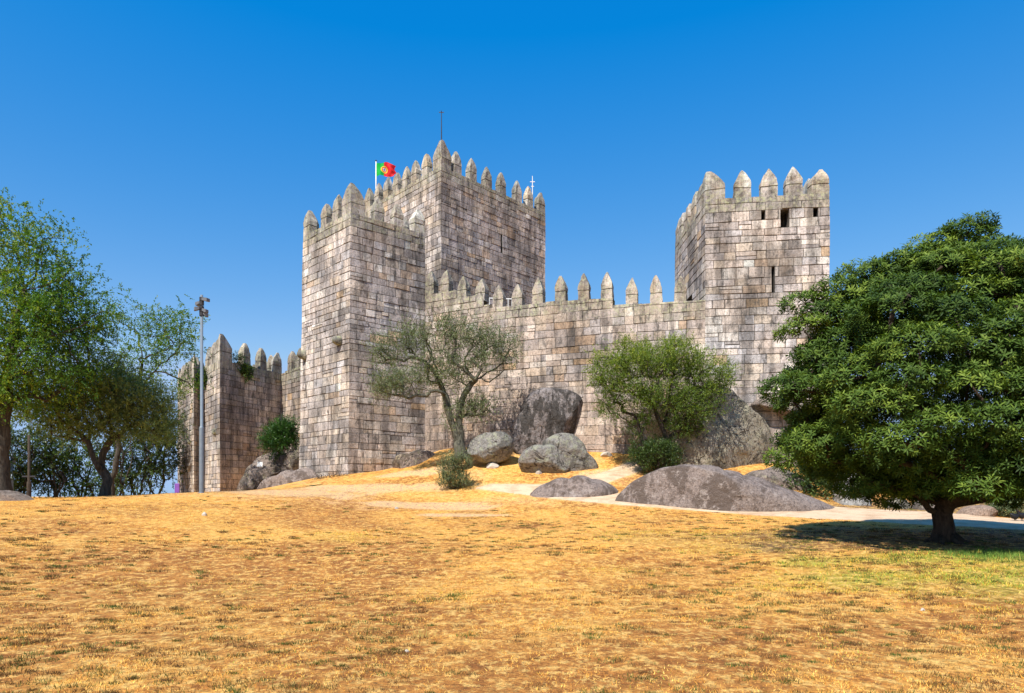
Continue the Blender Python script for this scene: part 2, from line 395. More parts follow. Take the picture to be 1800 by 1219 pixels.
# ------------------------------------------------------------------ masonry
PAL = np.array([[.37, .335, .325], [.40, .35, .32], [.42, .365, .315], [.33, .30, .295], [.44, .405, .38], [.27, .245, .235], [.46, .345, .24], [.48, .455, .435], [.355, .34, .35], [.41, .32, .25]])
BT = [np.array([1., 1, 1])]
def block_color(r, z, zt, warm=0):
    w = np.array([.22, .20, .15, .13, .10, .045, .012 + .04 * warm, .04, .08, .03 + .06 * warm]); w /= w.sum()
    c = PAL[r.choice(len(PAL), p=w)] * r.uniform(.80, 1.20) * np.array([1.50, 1.485, 1.435]) * BT[0]
    return np.clip(c, 0, .8)
def wave(row, p): return .026 * math.sin(row * 1.7 + .55 * p[0] + .4 * p[1]) + .012 * math.sin(row * 3.1 + 1.3 * p[0] - 1.1 * p[1])
def row_list(z0, z1, r, h0=.36, h1=.47):
    z = [z0]; m = (h0 + h1) / 2
    while z[-1] < z1 - .2: z.append(z[-1] + float(np.clip(r.normal(m * .96, m * .17), m * .62, m * 1.3)))
    z = np.array(z); return z0 + (z - z0) * (z1 - z0) / (z[-1] - z0)
def masonry_face(mb, B0, B1, T0, T1, z0, z1, rows, r, topf=None, ml=None, mr=None, holes=(), lo=.38, hi=1.15, joint=.030, lightj=0, warmz=0, lich=.9):
    B0, B1, T0, T1 = [np.asarray(a, float) for a in (B0, B1, T0, T1)]
    L = float(np.linalg.norm(T1 - T0)); d = (T1 - T0) / L; nrm = np.array([d[1], -d[0]])
    def pos(u, z, n=0.):
        t = min(max((z - z0) / (z1 - z0), 0), 1); a = B0 + (T0 - B0) * t; b = B1 + (T1 - B1) * t
        q = a + (b - a) * (u / L) + nrm * n; return np.array([q[0], q[1], z])
    # backing plane with openings
    us = sorted({0., L} | {h[0] for h in holes} | {h[1] for h in holes})
    snapped = []
    for (u0, u1, za, zb) in holes:
        ia = int(np.argmin(abs(rows - za))); ib = max(ia + 1, int(np.argmin(abs(rows - zb)))); snapped.append((u0, u1, rows[ia], rows[ib], ia, ib))
    core = (.13, .12, .105, 0)
    if topf is None and not holes:
        mb.add([pos(0, z0), pos(L, z0), pos(L, z1 - .03), pos(0, z1 - .03)], [(0, 1, 2, 3)], core)
    else:
        zs = sorted({z0, z1 - .03} | {h[2] for h in snapped} | {h[3] for h in snapped})
        if topf is not None: us = sorted(set(us) | set(np.arange(.3, L, .3)))
        for a, b in zip(us[:-1], us[1:]):
            um = (a + b) / 2; zt = (topf(um) if topf else z1) - .03
            for c, e in zip(zs[:-1], zs[1:]):
                if any(h[0] <= um <= h[1] and h[2] - .01 <= (c + e) / 2 <= h[3] for h in snapped): continue
                e2 = min(e, zt)
                if e2 > c: mb.add([pos(a, c), pos(b, c), pos(b, e2), pos(a, e2)], [(0, 1, 2, 3)], core)
        for (u0, u1, za, zb, ia, ib) in snapped:
            D = -.9; f = [pos(u0, za), pos(u1, za), pos(u1, zb), pos(u0, zb)]; k = [pos(u0, za, D), pos(u1, za, D), pos(u1, zb, D), pos(u0, zb, D)]
            mb.add(f + k, [(0, 1, 5, 4), (1, 2, 6, 5), (2, 3, 7, 6), (3, 0, 4, 7), (4, 5, 6, 7)], (.16, .145, .13, 0))
    for i in range(len(rows) - 1):
        za, zb = rows[i], rows[i + 1]
        cuts = [(h[0], h[1]) for h in snapped if h[4] <= i < h[5]]
        u = -r.uniform(0, .5) if ml is None else 0.
        first = True; edges = [0.]
        x = r.uniform(.3, 1.0)
        while x < L - .28: edges.append(x); x += r.uniform(lo, hi)
        edges.append(L)
        segs = []
        for a, b in zip(edges[:-1], edges[1:]):
            pieces = [(a, b)]
            for c0, c1 in cuts:
                nw = []
                for p0, p1 in pieces:
                    if p1 <= c0 or p0 >= c1: nw.append((p0, p1))
                    else:
                        if p0 < c0 - .05: nw.append((p0, c0))
                        if p1 > c1 + .05: nw.append((c1, p1))
                pieces = nw
            segs += pieces
        offc = .022 + .012 * math.sin(i * 12.9898)
        for a, b in segs:
            zt = topf((a + b) / 2) if topf else z1
            ztop = min(zb, zt)
            if ztop - za < .07: continue
            parts = [(za, ztop)]
            if r.random() < .07 and ztop - za > .34: m = za + (ztop - za) * r.uniform(.4, .6); parts = [(za, m), (m, ztop)]
            for (q0, q1) in parts:
                atL = ml is not None and a <= 1e-6; atR = mr is not None and b >= L - 1e-6
                j = joint * r.uniform(.45, 1.2); off = r.uniform(.010, .055); 
                if r.random() < .06: off = .0095
                fr = []; bk = []
                for (uu, zz, su, sz, el, er) in ((a, q0, 1, 1, atL, 0), (b, q0, -1, 1, 0, atR), (b, q1, -1, -1, 0, atR), (a, q1, 1, -1, atL, 0)):
                    wz = wave(i if zz == za or zz == q0 != za else i + 1, pos(uu, zz)) if (zz in (za, zb)) else 0
                    if zz == zb: wz = wave(i + 1, pos(uu, zz))
                    if zz == za: wz = wave(i, pos(uu, zz))
                    if zz == ztop and ztop == z1: wz = r.uniform(-.02, .01)
                    bk.append(pos(uu, zz + wz, .001))
                    jz = sz * j * r.uniform(.6, 1.3)
                    if el or er:
                        m = ml if el else mr; q = pos(uu, zz + wz + jz); q[:2] += m * offc; fr.append(q)
                        bk[-1] = pos(uu, zz + wz, .001)
                    else:
                        fr.append(pos(uu + su * j * r.uniform(.6, 1.4), zz + wz + jz, off + r.uniform(-.004, .006)))
                col = block_color(r, q0, z1, warmz if q0 < z0 + warmz * 4 else 0)
                top_l = max(0., 1 - (zt - q0) / 1.3) * lich
                wm = max(0, 1 - (q0 - z0 - 2) / 4.5) * (warmz > 0)
                col = col * (1 - .5 * wm) + np.array([.50, .36, .27]) * r.uniform(.8, 1.1) * .5 * wm
                if top_l > .2: col = col * .8 + np.array([.46, .45, .36]) * .2
                cj = np.array([.60, .54, .47]) * (lightj * (.35 + .65 * min(1, wm * 2))) + np.array([.085, .075, .066]) * (1 - lightj * (.35 + .65 * min(1, wm * 2)))
                cols = [(*cj, 0)] * 4 + [(*col, top_l)] * 4
                Fc = [(4, 5, 6, 7), (0, 1, 5, 4), (2, 3, 7, 6)]
                if not atR: Fc.append((1, 2, 6, 5))
                if not atL: Fc.append((3, 0, 4, 7))
                mb.add(bk + fr, Fc, cols)
    return pos, L
def miter(d1, d2):
    n1 = np.array([d1[1], -d1[0]]); n2_ = np.array([d2[1], -d2[0]])
    return (n1 + n2_) / (1 + n1 @ n2_)
def uat(T0, T1, px):
    k = (px - 900) / F; d = T1 - T0; L = np.linalg.norm(d); d = d / L
    return float((k * T0[1] - T0[0]) / (d[0] - k * d[1]))

def merlon(parent, T0, T1, u, z, w, h, th=.52, seed=0, name="merlon", tint=1.0):
    r = np.random.default_rng(seed); d = (T1 - T0) / np.linalg.norm(T1 - T0); n = np.array([d[1], -d[0]])
    c = T0 + d * u - n * (th / 2 - .012)
    lv = [(-.02, 1, 1), (.12, 1, 1), (.31, .99, 1), (.325, .93, .92), (.34, .93, .92), (.355, 1, 1), (.50, .99, .98), (.60, .86, .93), (.74, .60, .8), (.87, .33, .6), (.96, .15, .35), (1, .06, .18)]
    if r.random() < .3: lv = [(a, min(1, b * (1.12 if a > .7 else 1)), t) for a, b, t in lv[:-1]]
    sec = [(-1, -1), (-.34, -1), (.34, -1), (1, -1), (1, -.3), (1, .3), (1, 1), (.34, 1), (-.34, 1), (-1, 1), (-1, .3), (-1, -.3)]
    V = []; C = []; base = block_color(r, 0, 1); top = [block_color(r, 0, 1), block_color(r, 0, 1)]; lean = r.uniform(-.03, .03); hh = h * r.uniform(.95, 1.05)
    liche = .42
    for k, (zz, sw, st) in enumerate(lv):
        for (a, b) in sec:
            q = c + d * (a * w / 2 * sw + lean * zz) - n * (b * th / 2 * st)
            p = np.array([q[0], q[1], z + zz * hh]); V.append(p)
            col = base if zz < .32 else top[0 if a < 0 else 1]
            col = col * .72 + np.array([.47, .44, .35]) * .28
            if k in (3, 4): col = np.array([.10, .09, .08])
            C.append((*(col * tint), liche))
    V = np.array(V); nz = np.stack([fbm(V * 4.3 + 7 * k, 3, seed % 97 + k) for k in range(3)], -1); nz[:12] *= .2; V = V + nz * .05
    m = len(sec); Fc = []
    for k in range(len(lv) - 1):
        for i in range(m):
            jn = (i + 1) % m; Fc.append((k * m + i, k * m + jn, k * m + m + jn, k * m + m + i))
    Fc.append(tuple(range((len(lv) - 1) * m, len(lv) * m)))
    o = mesh_py(name, V, Fc, M_STONE, parent, C); return o
def corner_merlon(parent, c, d1, d2, z, a0, h, th=.5, seed=0, sh=0.):
    """c: corner; d1 points along one wall away from the corner, d2 along the other"""
    r = np.random.default_rng(seed)
    lv = [(-.02, 1, 1), (.15, 1, 1), (.31, 1, 1), (.325, .95, .93), (.34, .95, .93), (.355, 1, 1), (.52, .98, .98), (.68, .80, .9), (.82, .58, .75), (.93, .40, .6), (1, .30, .42)]
    V = []; C = []; cc = [block_color(r, 0, 1) for _ in range(4)]
    d1 = np.asarray(d1, float); d2 = np.asarray(d2, float)
    for k, (zz, sa, st) in enumerate(lv):
        a = a0 * sa; t = min(th * st, a * .8); ins = (1 - st) * .12 - .012; s0 = (a0 - a) * sh
        pts = [(ins, ins), (a * .5, ins), (a, ins), (a, t), ((a + t) / 2, t), (t, t), (t, (a + t) / 2), (t, a), (ins, a), (ins, a * .5)]
        for (u, v) in pts:
            q = c + d1 * (u + s0) + d2 * (v + s0 * .4); V.append((q[0], q[1], z + zz * h))
            col = cc[(0 if u > v else 1) + (2 if zz > .32 else 0)] * .72 + np.array([.47, .44, .35]) * .28
            if k in (3, 4): col = np.array([.10, .09, .08])
            C.append((*col, .42))
    V = np.array(V); nz = np.stack([fbm(V * 3.9 + 5 * k, 3, seed % 89 + k) for k in range(3)], -1); nz[:10] *= .2; V = V + nz * .06
    m = 10; Fc = []
    for k in range(len(lv) - 1):
        for i in range(m):
            jn = (i + 1) % m; Fc.append((k * m + i, k * m + m + i, k * m + m + jn, k * m + jn))
    Fc.append(tuple(range(len(lv) * m - 1, (len(lv) - 1) * m - 1, -1)))
    cr = d1[0] * d2[1] - d1[1] * d2[0]
    if cr > 0: Fc = [f[::-1] for f in Fc]
    return mesh_py("merlon", V, Fc, M_STONE, parent, C)

def tower(label, pts_top, pts_bot, z0, z1, seed, holes={}, merl={}, mw=.8, mh=1.38, th=.55, corner=1.0, ch=1.6, lightj=0, warmz=0, hidden=(), rowh=(.36, .47), group="square stone towers of the castle", slits=(), tint=(1, 1, 1)):
    BT[0] = np.array(tint); r = np.random.default_rng(seed); pt = [np.asarray(p, float) for p in pts_top]; pb = [np.asarray(p, float) for p in pts_bot]; n = len(pt)
    cx = sum(pb) / n; root = empty("castle_tower", (cx[0], cx[1], z0), label, "castle tower", group)
    rows = row_list(z0, z1, r, *rowh); mb = MB(); dirs = [(pt[(i + 1) % n] - pt[i]) / np.linalg.norm(pt[(i + 1) % n] - pt[i]) for i in range(n)]
    for i in range(n):
        j = (i + 1) % n
        hs_ = []
        for (pa, pbx, pya, pyb) in holes.get(i, ()):
            u0, u1 = uat(pt[i], pt[j], pa), uat(pt[i], pt[j], pbx); um = (u0 + u1) / 2; dd = (pt[i] + dirs[i] * um)[1]
            hs_.append((min(u0, u1), max(u0, u1), EYE + (HY - pyb) / F * dd, EYE + (HY - pya) / F * dd))
        masonry_face(mb, pb[i], pb[j], pt[i], pt[j], z0, z1, rows, r, None, miter(dirs[i - 1], dirs[i]), miter(dirs[i], dirs[j]), hs_, lightj=lightj, warmz=warmz)
    ins = []
    mb.add([(p[0], p[1], z1 - .035) for p in pt], [tuple(range(n))], (.2, .19, .17, .5))
    mb.build("stonework", M_STONE, root)
    for i in range(n):
        j = (i + 1) % n; L = np.linalg.norm(pt[j] - pt[i])
        if i in merl:
            us = [uat(pt[i], pt[j], p) for p in merl[i]]
        else:
            k = max(2, int(round((L - 2 * corner) / 1.5))); us = [corner + (L - 2 * corner) * (q + .5) / k for q in range(k)]
        for q, u in enumerate(us):
            if u > L - .35 or u < .35: continue
            merlon(root, pt[i], pt[j], u, z1, mw, mh, th, seed * 100 + i * 20 + q)
        corner_merlon(root, pt[i], dirs[i], -dirs[i - 1], z1, corner if i == 1 else corner * .85, ch if i == 1 else ch * .9, th, seed * 100 + 90 + i, 0. if i == 1 else .38)
    return root, rows, dirs
def A(*a): return np.array(a, float)

# front left tower
LC = A(X(616.5, 37), 37); LR = A(X(746.5, 40.1), 40.1); LL = A(X(533.5, 40.5), 40.5); LB = LL + LR - LC
LCb = A(X(612, 36.85), 36.85); LRb = A(X(747, 40.1), 40.1); LLb = A(X(526, 40.6), 40.6); LBb = LLb + LRb - LCb
z_l = P(616, 373, 37)[2]
t_left, _, _ = tower("tall slender tower at the front corner, two stone corbels on its bright left side", [LL, LC, LR, LB], [LLb, LCb, LRb, LBb], 1.2, z_l, 11,
                     merl={0: [569, 589.5], 1: [667, 701]}, mw=.62, mh=1.42, th=.46, corner=.86, ch=1.62)
# keep
KC = A(X(775.5, 50), 50); KR = A(X(958, 58.4), 58.4); KL = A(X(641, 57.7), 57.7); KB = KL + KR - KC
z_k = P(775, 292, 50)[2]
t_keep, _, KD = tower("broad central keep, tallest of the towers, with a thin rod on its front corner", [KL, KC, KR, KB], [KL, KC, KR, KB], 3.0, z_k, 23,
                      holes={1: [(880.2, 882.6, 412, 441)]}, merl={0: [662, 678, 694.5, 711, 727, 746], 1: [805, 832, 859, 884, 912, 932]}, mw=.72, mh=1.75, th=.5, corner=1.0, ch=1.95, tint=(.97, .96, .95), rowh=(.40, .50))
# right tower
RL = A(X(1187.5, 40.2), 40.2); RC = A(X(1240.5, 34.3), 34.3); RR = A(X(1457, 33.5), 33.5); RB = RR + (RL - RC)
z_r = P(1240, 351, 34.3)[2]
t_right, _, _ = tower("pale right-hand tower behind the leafy tree with arrow slit and three square openings", [RL, RC, RR, RB], [RL, RC, RR, RB], 1.0, z_r, 37,
                      holes={1: [(1338, 1345, 374, 388), (1372, 1387, 372, 393), (1429.5, 1438, 367, 380), (1356.5, 1361.5, 467, 509)], 0: [(1207, 1218, 516, 545)]},
                      merl={0: [1228, 1218, 1206, 1195.5], 1: [1306, 1352, 1396]}, mw=.80, mh=1.40, th=.5, corner=.95, ch=1.42, warmz=1, tint=(1.06, 1.05, 1.04), lightj=.3)
# far left towers
FC = A(X(387, 46), 46); FR = A(X(495, 51.4), 51.4); FL = A(-25.3, 53.4); FB = FL + FR - FC
z_f = P(387, 632, 46)[2]
t_far, _, _ = tower("low broad far tower left of the big white lamp pole's neighbour, clumps of ivy hanging from its battlements", [FL, FC, FR, FB], [FL, FC, FR, FB], -1.0, z_f, 41,
                    merl={0: [378, 371, 363.5], 1: [434, 463]}, mw=.66, mh=1.6, th=.5, corner=1.05, ch=1.75, tint=(.96, .94, .91), rowh=(.37, .48))
t_far['label'] = "low far tower behind the tall lamp post, ivy hanging from its battlements"
AL = A(X(312.5, 53.5), 53.5); AC = A(X(341, 48.4), 48.4); AR = A(-23.05, 52.0); AB = A(-26.4, 57)
t_a, _, _ = tower("narrow far turret with a shaded side strip, lowest and leftmost of the castle's towers", [AL, AC, AR, AB], [AL, AC, AR, AB], -1.0, P(341, 660, 48.4)[2], 43,
                  merl={0: [318, 323, 328, 334]}, mw=.6, mh=1.5, th=.45, corner=.85, ch=1.6, tint=(.97, .93, .86))

# curtain walls
BT[0] = np.array([.86, .81, .77])
def curtain(label, pts, z0, topf_px, seed, merl, lightj, warmz, mw, mh, backd=1.1):
    r = np.random.default_rng(seed); pts = [np.asarray(p, float) for p in pts]; n = len(pts)
    zt = max(topf_px(p) for p in range(400, 1300, 2) if True) if False else None
    root = empty("castle_wall", (pts[n // 2][0], pts[n // 2][1], z0), label, "castle wall")
    zmax = max(topf_px(900 + F * p[0] / p[1]) for p in pts) + .02
    rows = row_list(z0, zmax, r, .38, .47); mb = MB()
    dirs = [(pts[i + 1] - pts[i]) / np.linalg.norm(pts[i + 1] - pts[i]) for i in range(n - 1)]
    for i in range(n - 1):
        L = np.linalg.norm(pts[i + 1] - pts[i])
        def tf(u, i=i):
            q = pts[i] + dirs[i] * u; return topf_px(900 + F * q[0] / q[1])
        masonry_face(mb, pts[i], pts[i + 1], pts[i], pts[i + 1], z0, zmax, rows, r, tf, miter(dirs[i - 1], dirs[i]) if i else None, miter(dirs[i], dirs[i + 1]) if i < n - 2 else None, (), lightj=lightj, warmz=warmz, lich=1.0)
        nrm = A(dirs[i][1], -dirs[i][0])   # parapet top, walkway and back face
        for u in np.arange(0, L, .3):
            v = min(u + .3, L); z = tf((u + v) / 2) - .03; a = pts[i] + dirs[i] * u; b = pts[i] + dirs[i] * v
            q = [(a, z, 0), (b, z, 0), (b, z, -.6), (a, z, -.6), (a, z - 1.3, -.6), (b, z - 1.3, -.6), (b, z - 1.3, -2.2), (a, z - 1.3, -2.2), (a, z0, -2.2), (b, z0, -2.2)]
            V = [(*(p + nrm * k), zz) for p, zz, k in q]
            mb.add(V, [(0, 1, 2, 3), (3, 2, 5, 4), (4, 5, 6, 7), (7, 6, 9, 8)], (.36, .34, .29, .6))
    mb.build("stonework", M_STONE, root)
    for q, px in enumerate(merl):
        for i in range(n - 1):
            L = np.linalg.norm(pts[i + 1] - pts[i]); u = uat(pts[i], pts[i + 1], px)
            if 0 <= u <= L:
                c = pts[i] + dirs[i] * u
                merlon(root, pts[i], pts[i + 1], u, topf_px(px) - .01, mw, mh * (1.05 if px > 930 else .95), .5, seed * 77 + q); break
    return root
def step(tbl):
    xs = [a for a, b in tbl]; zs = [b for a, b in tbl]
    def f(px):
        k = 0
        for i, x in enumerate(xs):
            if px >= x: k = i
        return zs[k]
    return f
CW = [(-5.9, 40.7), (X(746.9, 40.12), 40.12), (X(860, 38.0), 38.0), (X(960, 36.8), 36.8), (X(1077, 35.6), 35.6), (X(1240.4, 34.33), 34.33)]
def _zt(px, py): return EYE + (HY - py) / F * float(np.interp(px, [748, 860, 960, 1077, 1240], [40.38, 38.0, 36.8, 35.6, 34.33]))
top_main = step([(0, _zt(752, 519)), (768, _zt(775, 517)), (795, _zt(800, 520)), (812, _zt(815, 524)), (832, _zt(840, 530)), (850, _zt(856, 536)), (866, _zt(872, 541)), (905, _zt(925, 536)), (955, _zt(970, 530)), (1000, _zt(1020, 527)), (1045, _zt(1060, 525)), (1077, _zt(1100, 535)), (1130, _zt(1150, 533)), (1190, _zt(1215, 529))])
w_main = curtain("long curved curtain wall between the slender tower and the right tower, boulders and trees at its foot", CW, 1.5, top_main, 53,
                 [755, 781, 812, 844, 875, 909, 945, 985, 1025.5, 1066, 1110.5, 1153.5, 1196], .6, 1, .60, 1.4)
w_side = curtain("short stretch of curtain wall between the far ivied tower and the slender front tower", [(-17.95, 52.0), (-15.2, 49.0), (-12.6, 46.2), (-9.5, 43.4)], -.5,
                 step([(0, 10.75), (505, 10.85), (530, 11.0)]), 59, [509, 523, 541], 0, 0, .66, 1.5)

# corbels on the slender tower and the far towers
def corbel(parent, T0, T1, px, py, s=1.0, box=False):
    u = uat(T0, T1, px); d = (T1 - T0) / np.linalg.norm(T1 - T0); n = A(d[1], -d[0]); q = T0 + d * u; z = P(px, py, q[1])[2]
    mb = MB(); V = []; C = []
    lv = [(0, 1), (.08, 1), (.22, .97), (.34, .85), (.44, .62), (.50, .3)] if not box else [(0, 1), (.1, 1), (.2, 1), (.26, .9)]
    for k, (o, sc) in enumerate(lv):
        for a, b in [(-1, -1), (0, -1.15), (1, -1), (1.12, 0), (1, 1), (0, 1.08), (-1, 1), (-1.12, 0)]:
            b2 = b if b > 0 else b * (1 - .45 * (k / len(lv)))
            p = q + d * a * .19 * s * sc + n * (o * s - .03); V.append((p[0], p[1], z + b2 * .25 * s * sc))
    V = np.array(V); V += np.stack([fbm(V * 5 + k, 3, 3) for k in range(3)], -1) * .03
    Fc = [(k * 8 + i, k * 8 + (i + 1) % 8, k * 8 + 8 + (i + 1) % 8, k * 8 + 8 + i) for k in range(len(lv) - 1) for i in range(8)] + [tuple(range(len(lv) * 8 - 8, len(lv) * 8))]
    mesh_py("corbel", V, Fc, M_STONE, parent, [(.40, .39, .33, .8)] * len(V), True)
LLm = LL * .45 + LLb * .55; LCm = LC * .45 + LCb * .55
corbel(t_left, LLm, LCm, 598, 600); corbel(t_left, LLm, LCm, 536, 625)
corbel(t_far, FL, FC, 379.5, 760, .9, True); corbel(t_a, AL, AC, 334.5, 777, .8, True); corbel(t_a, AL, AC, 314.5, 785, .9, True)

# ------------------------------------------------------------------ boulders
def boulder(label, outline, d, depth, mat, seed, group=None, ctr=None, p=.5, amp=.1, facets=5, name="boulder", back=None, grooves=0):
    """rounded rock: the outline gives its width and height, depth its thickness fore and aft"""
    r = np.random.default_rng(seed); O = np.array([P(a, b, d)[[0, 2]] for a, b in outline])
    c = O.mean(0) if ctr is None else P(ctr[0], ctr[1], d)[[0, 2]]
    rel = O - c; ang = np.arctan2(rel[:, 1], rel[:, 0]); rad = np.hypot(rel[:, 0], rel[:, 1]); o = np.argsort(ang); ang = ang[o]; rad = rad[o]
    NA, NR = 130, 40; th = np.linspace(-math.pi, math.pi, NA, endpoint=False)
    rr = np.interp(th, np.concatenate([ang - 2 * math.pi, ang, ang + 2 * math.pi]), np.tile(rad, 3))
    k = np.array([.25, .5, .25]); 
    for _ in range(2): rr = (np.roll(rr, 1) * k[0] + rr * k[1] + np.roll(rr, -1) * k[2])
    V = [[c[0], d - depth, c[1]]]; 
    phis = np.linspace(0, math.pi, NR + 2)[1:-1]
    for ph in phis:
        s, co = math.sin(ph), math.cos(ph); yy = np.sign(co) * abs(co) ** (2 * p)
        s2 = s ** .8
        for t_, r_ in zip(th, rr): V.append([c[0] + math.cos(t_) * r_ * s2, d - depth * yy, c[1] + math.sin(t_) * r_ * s2])
    V.append([c[0], d + depth, c[1]]); V = np.array(V)
    size = float(rr.mean())
    ctr3 = np.array([c[0], d, c[1]]); dirv = V - ctr3; L = np.linalg.norm(dirv, axis=1, keepdims=True) + 1e-6; u = dirv / L
    # planed facets
    for _ in range(facets):
        f = r.normal(size=3); f[1] = -(.7 + abs(f[1])) * 1.5; f /= np.linalg.norm(f); h = dirv @ f; lim = np.quantile(h, r.uniform(.78, .92)); ex = np.clip(h - lim, 0, None)
        V = V - ex[:, None] * f * .9; dirv = V - ctr3
    q = V / max(size, .4)
    nn = fbm(q * 1.6 + seed, 4, seed) * amp * size + (np.abs(fbm(q * 2.6 + seed * 2, 4, seed + 9)) - .2) * -amp * .7 * size
    if grooves: nn = nn - grooves * (np.clip(np.sin(V[:, 0] * 7.5 + .9 * V[:, 2]), .2, 1) - .2) * (V[:, 0] > c[0]) * (V[:, 1] < d)
    nn = nn + (fbm(q * 6 + seed, 4, seed + 3)) * .035 * size
    V = V + u * nn[:, None] * .75
    Fc = []
    idx = lambda a, b: 1 + a * NA + b % NA
    tri = [(0, idx(0, b), idx(0, b + 1)) for b in range(NA)] + [(len(V) - 1, idx(NR - 1, b + 1), idx(NR - 1, b)) for b in range(NA)]
    quad = [(idx(a, b), idx(a + 1, b), idx(a + 1, b + 1), idx(a, b + 1)) for a in range(NR - 1) for b in range(NA)]
    ob = mesh_py(name, V, tri + quad, mat, None, None, True); tag(ob, label, "boulder", group)
    return ob
BG = "granite boulders around the castle"
boulder("tall upright dark-streaked boulder leaning on the curtain wall", [(903, 795), (903, 765), (914, 725), (932, 692), (950, 683), (985, 683), (1008, 689), (1022, 697), (1024, 730), (1018, 770), (1010, 800), (960, 812), (920, 806)], 36.1, 1.05, M_ROCKD, 5, BG, amp=.07, grooves=.10)
boulder("egg-shaped grey boulder beside the gnarled tree trunk, raised on its rounded base", [(819, 795), (822, 780), (840, 766), (865, 761), (890, 762), (902, 775), (901, 797), (888, 811), (865, 814), (835, 806)], 34.4, 1.0, M_ROCKL, 6, BG, amp=.06)
boulder("lichen-green boulder sloping down to the right in front of the tall streaked boulder", [(940, 805), (950, 783), (968, 768), (985, 760), (1000, 763), (1020, 776), (1032, 796), (1048, 815), (1052, 826), (1020, 840), (960, 838)], 33.7, 1.1, M_ROCKL, 8, BG, amp=.09)
boulder("squat rounded boulder joined to the left end of the lichen-green sloping boulder", [(910, 812), (914, 800), (930, 786), (955, 783), (985, 788), (1005, 805), (1000, 828), (950, 838), (918, 830)], 33.2, .85, M_ROCKL, 9, BG, amp=.07)
boulder("huge mottled rock mass behind the small bushy tree, sloping down to the right", [(1112, 835), (1120, 790), (1140, 740), (1180, 700), (1230, 680), (1270, 676), (1292, 692), (1320, 722), (1352, 745), (1372, 790), (1368, 838), (1300, 860), (1180, 860)], 33.4, 1.3, M_ROCKP, 12, BG, amp=.075, p=.35, facets=8)
boulder("dark overhanging slab wedged between the mottled rock and the right tower", [(1318, 712), (1335, 702), (1365, 697), (1400, 700), (1420, 715), (1400, 728), (1360, 720)], 33.9, 1.1, M_ROCKB, 13, BG, amp=.05)
boulder("brown rock under the leafy tree's left edge behind the long grey dome", [(1300, 850), (1315, 832), (1345, 827), (1385, 829), (1415, 845), (1430, 862), (1400, 885), (1330, 880)], 30.5, 1.2, M_ROCKB, 14, BG, amp=.05)
boulder("long low grey granite dome behind the sandy path, largest rock of the foreground", [(1076, 882), (1092, 865), (1115, 846), (1150, 829), (1190, 819), (1225, 820), (1265, 827), (1300, 836), (1350, 852), (1400, 868), (1450, 885), (1495, 911), (1470, 935), (1300, 950), (1120, 925), (1080, 900)], 27.2, 2.0, M_DOME, 15, BG, amp=.025, facets=1, p=.5)
boulder("small flat grey dome lying left of the long granite dome", [(928, 873), (940, 861), (965, 848), (1000, 842), (1040, 843), (1070, 850), (1088, 864), (1082, 886), (1040, 905), (960, 900)], 29.7, 1.2, M_DOME, 16, BG, amp=.035, facets=1)
boulder("flat dark rock at the foot of the slender tower's shaded side", [(668, 826), (690, 808), (720, 798), (745, 792), (768, 796), (782, 812), (775, 835), (720, 842)], 38.0, 1.0, M_ROCKB, 17, BG, amp=.06)
boulder("brown boulder with a white plaque on it, between the far tower and the slender tower", [(418, 862), (430, 838), (448, 815), (470, 798), (490, 790), (508, 797), (516, 808), (505, 822), (485, 835), (466, 850), (452, 872), (430, 878)], 43.5, 1.2, M_ROCKB, 18, BG, amp=.05)
boulder("pinkish low rock at the foot of the slender tower's lit side", [(448, 868), (462, 846), (490, 836), (520, 828), (560, 832), (600, 842), (598, 856), (540, 870), (470, 880)], 39.5, 1.3, M_DOME, 19, BG, amp=.05)
boulder("wedge of bare rock squeezed between the green bush and the slender tower", [(497, 835), (502, 812), (512, 792), (528, 780), (545, 790), (545, 840), (520, 850)], 42.6, .8, M_ROCKB, 20, BG, amp=.04)
boulder("round pale rock half hidden behind the leafy tree's trunk on its left", [(1556, 905), (1562, 886), (1574, 874), (1588, 876), (1596, 892), (1592, 908), (1570, 914)], 27.0, .6, M_ROCKP, 24, BG, amp=.08)
boulder("brown rock just left of the leafy tree's trunk behind the path", [(1604, 905), (1612, 884), (1630, 874), (1650, 880), (1664, 898), (1655, 915), (1620, 916)], 26.5, .7, M_ROCKB, 25, BG, amp=.08)
boulder("pinkish earth-coloured rock right of the leafy tree's trunk", [(1688, 908), (1698, 896), (1716, 890), (1738, 894), (1752, 906), (1748, 922), (1700, 924)], 24.5, .8, mat_rock("pink_granite", (.50, .36, .27), (.25, .17, .12), (.55, .44, .35), .58, .58), 26, BG, amp=.06)
SG = "loose stones on the grass"
def stone(label, px, py, w, h, seed, mat):
    x, y = hit(px, py); d = y; k = d / F
    boulder(label, [(px - w / 2, py), (px - w * .4, py - h * .6), (px - w * .1, py - h), (px + w * .25, py - h * .8), (px + w * .5, py - h * .2), (px + w * .4, py + h * .3), (px - w * .3, py + h * .4)], d, w * k * .4, mat, seed, SG, amp=.1, name="stone")
M_PALE = mat_plain('pale_stone', (.52, .47, .40), .9)
stone("pale flat stone in front of the egg-shaped boulder", 866, 822, 24, 8, 61, M_PALE)
stone("small white stone lying alone on the orange slope below the lamp post", 359, 907, 8, 7, 62, M_PALE)
stone("tiny white stone on the bare patch at the middle of the slope", 697, 895, 7, 4, 63, M_PALE)
stone("white pebble in the worn grass at the lower middle of the photo", 715, 1147, 8, 5, 64, M_PALE)
stone("white pebble on the worn ground below the leafy tree", 1622, 1074, 7, 5, 65, M_PALE)
stone("flat pale stone lying at the right end of the lichen-green sloping boulder", 1066, 802, 22, 7, 66, M_PALE)
stone("flat pale stone at the foot of the rounded low boulder", 948, 833, 14, 5, 67, M_PALE)
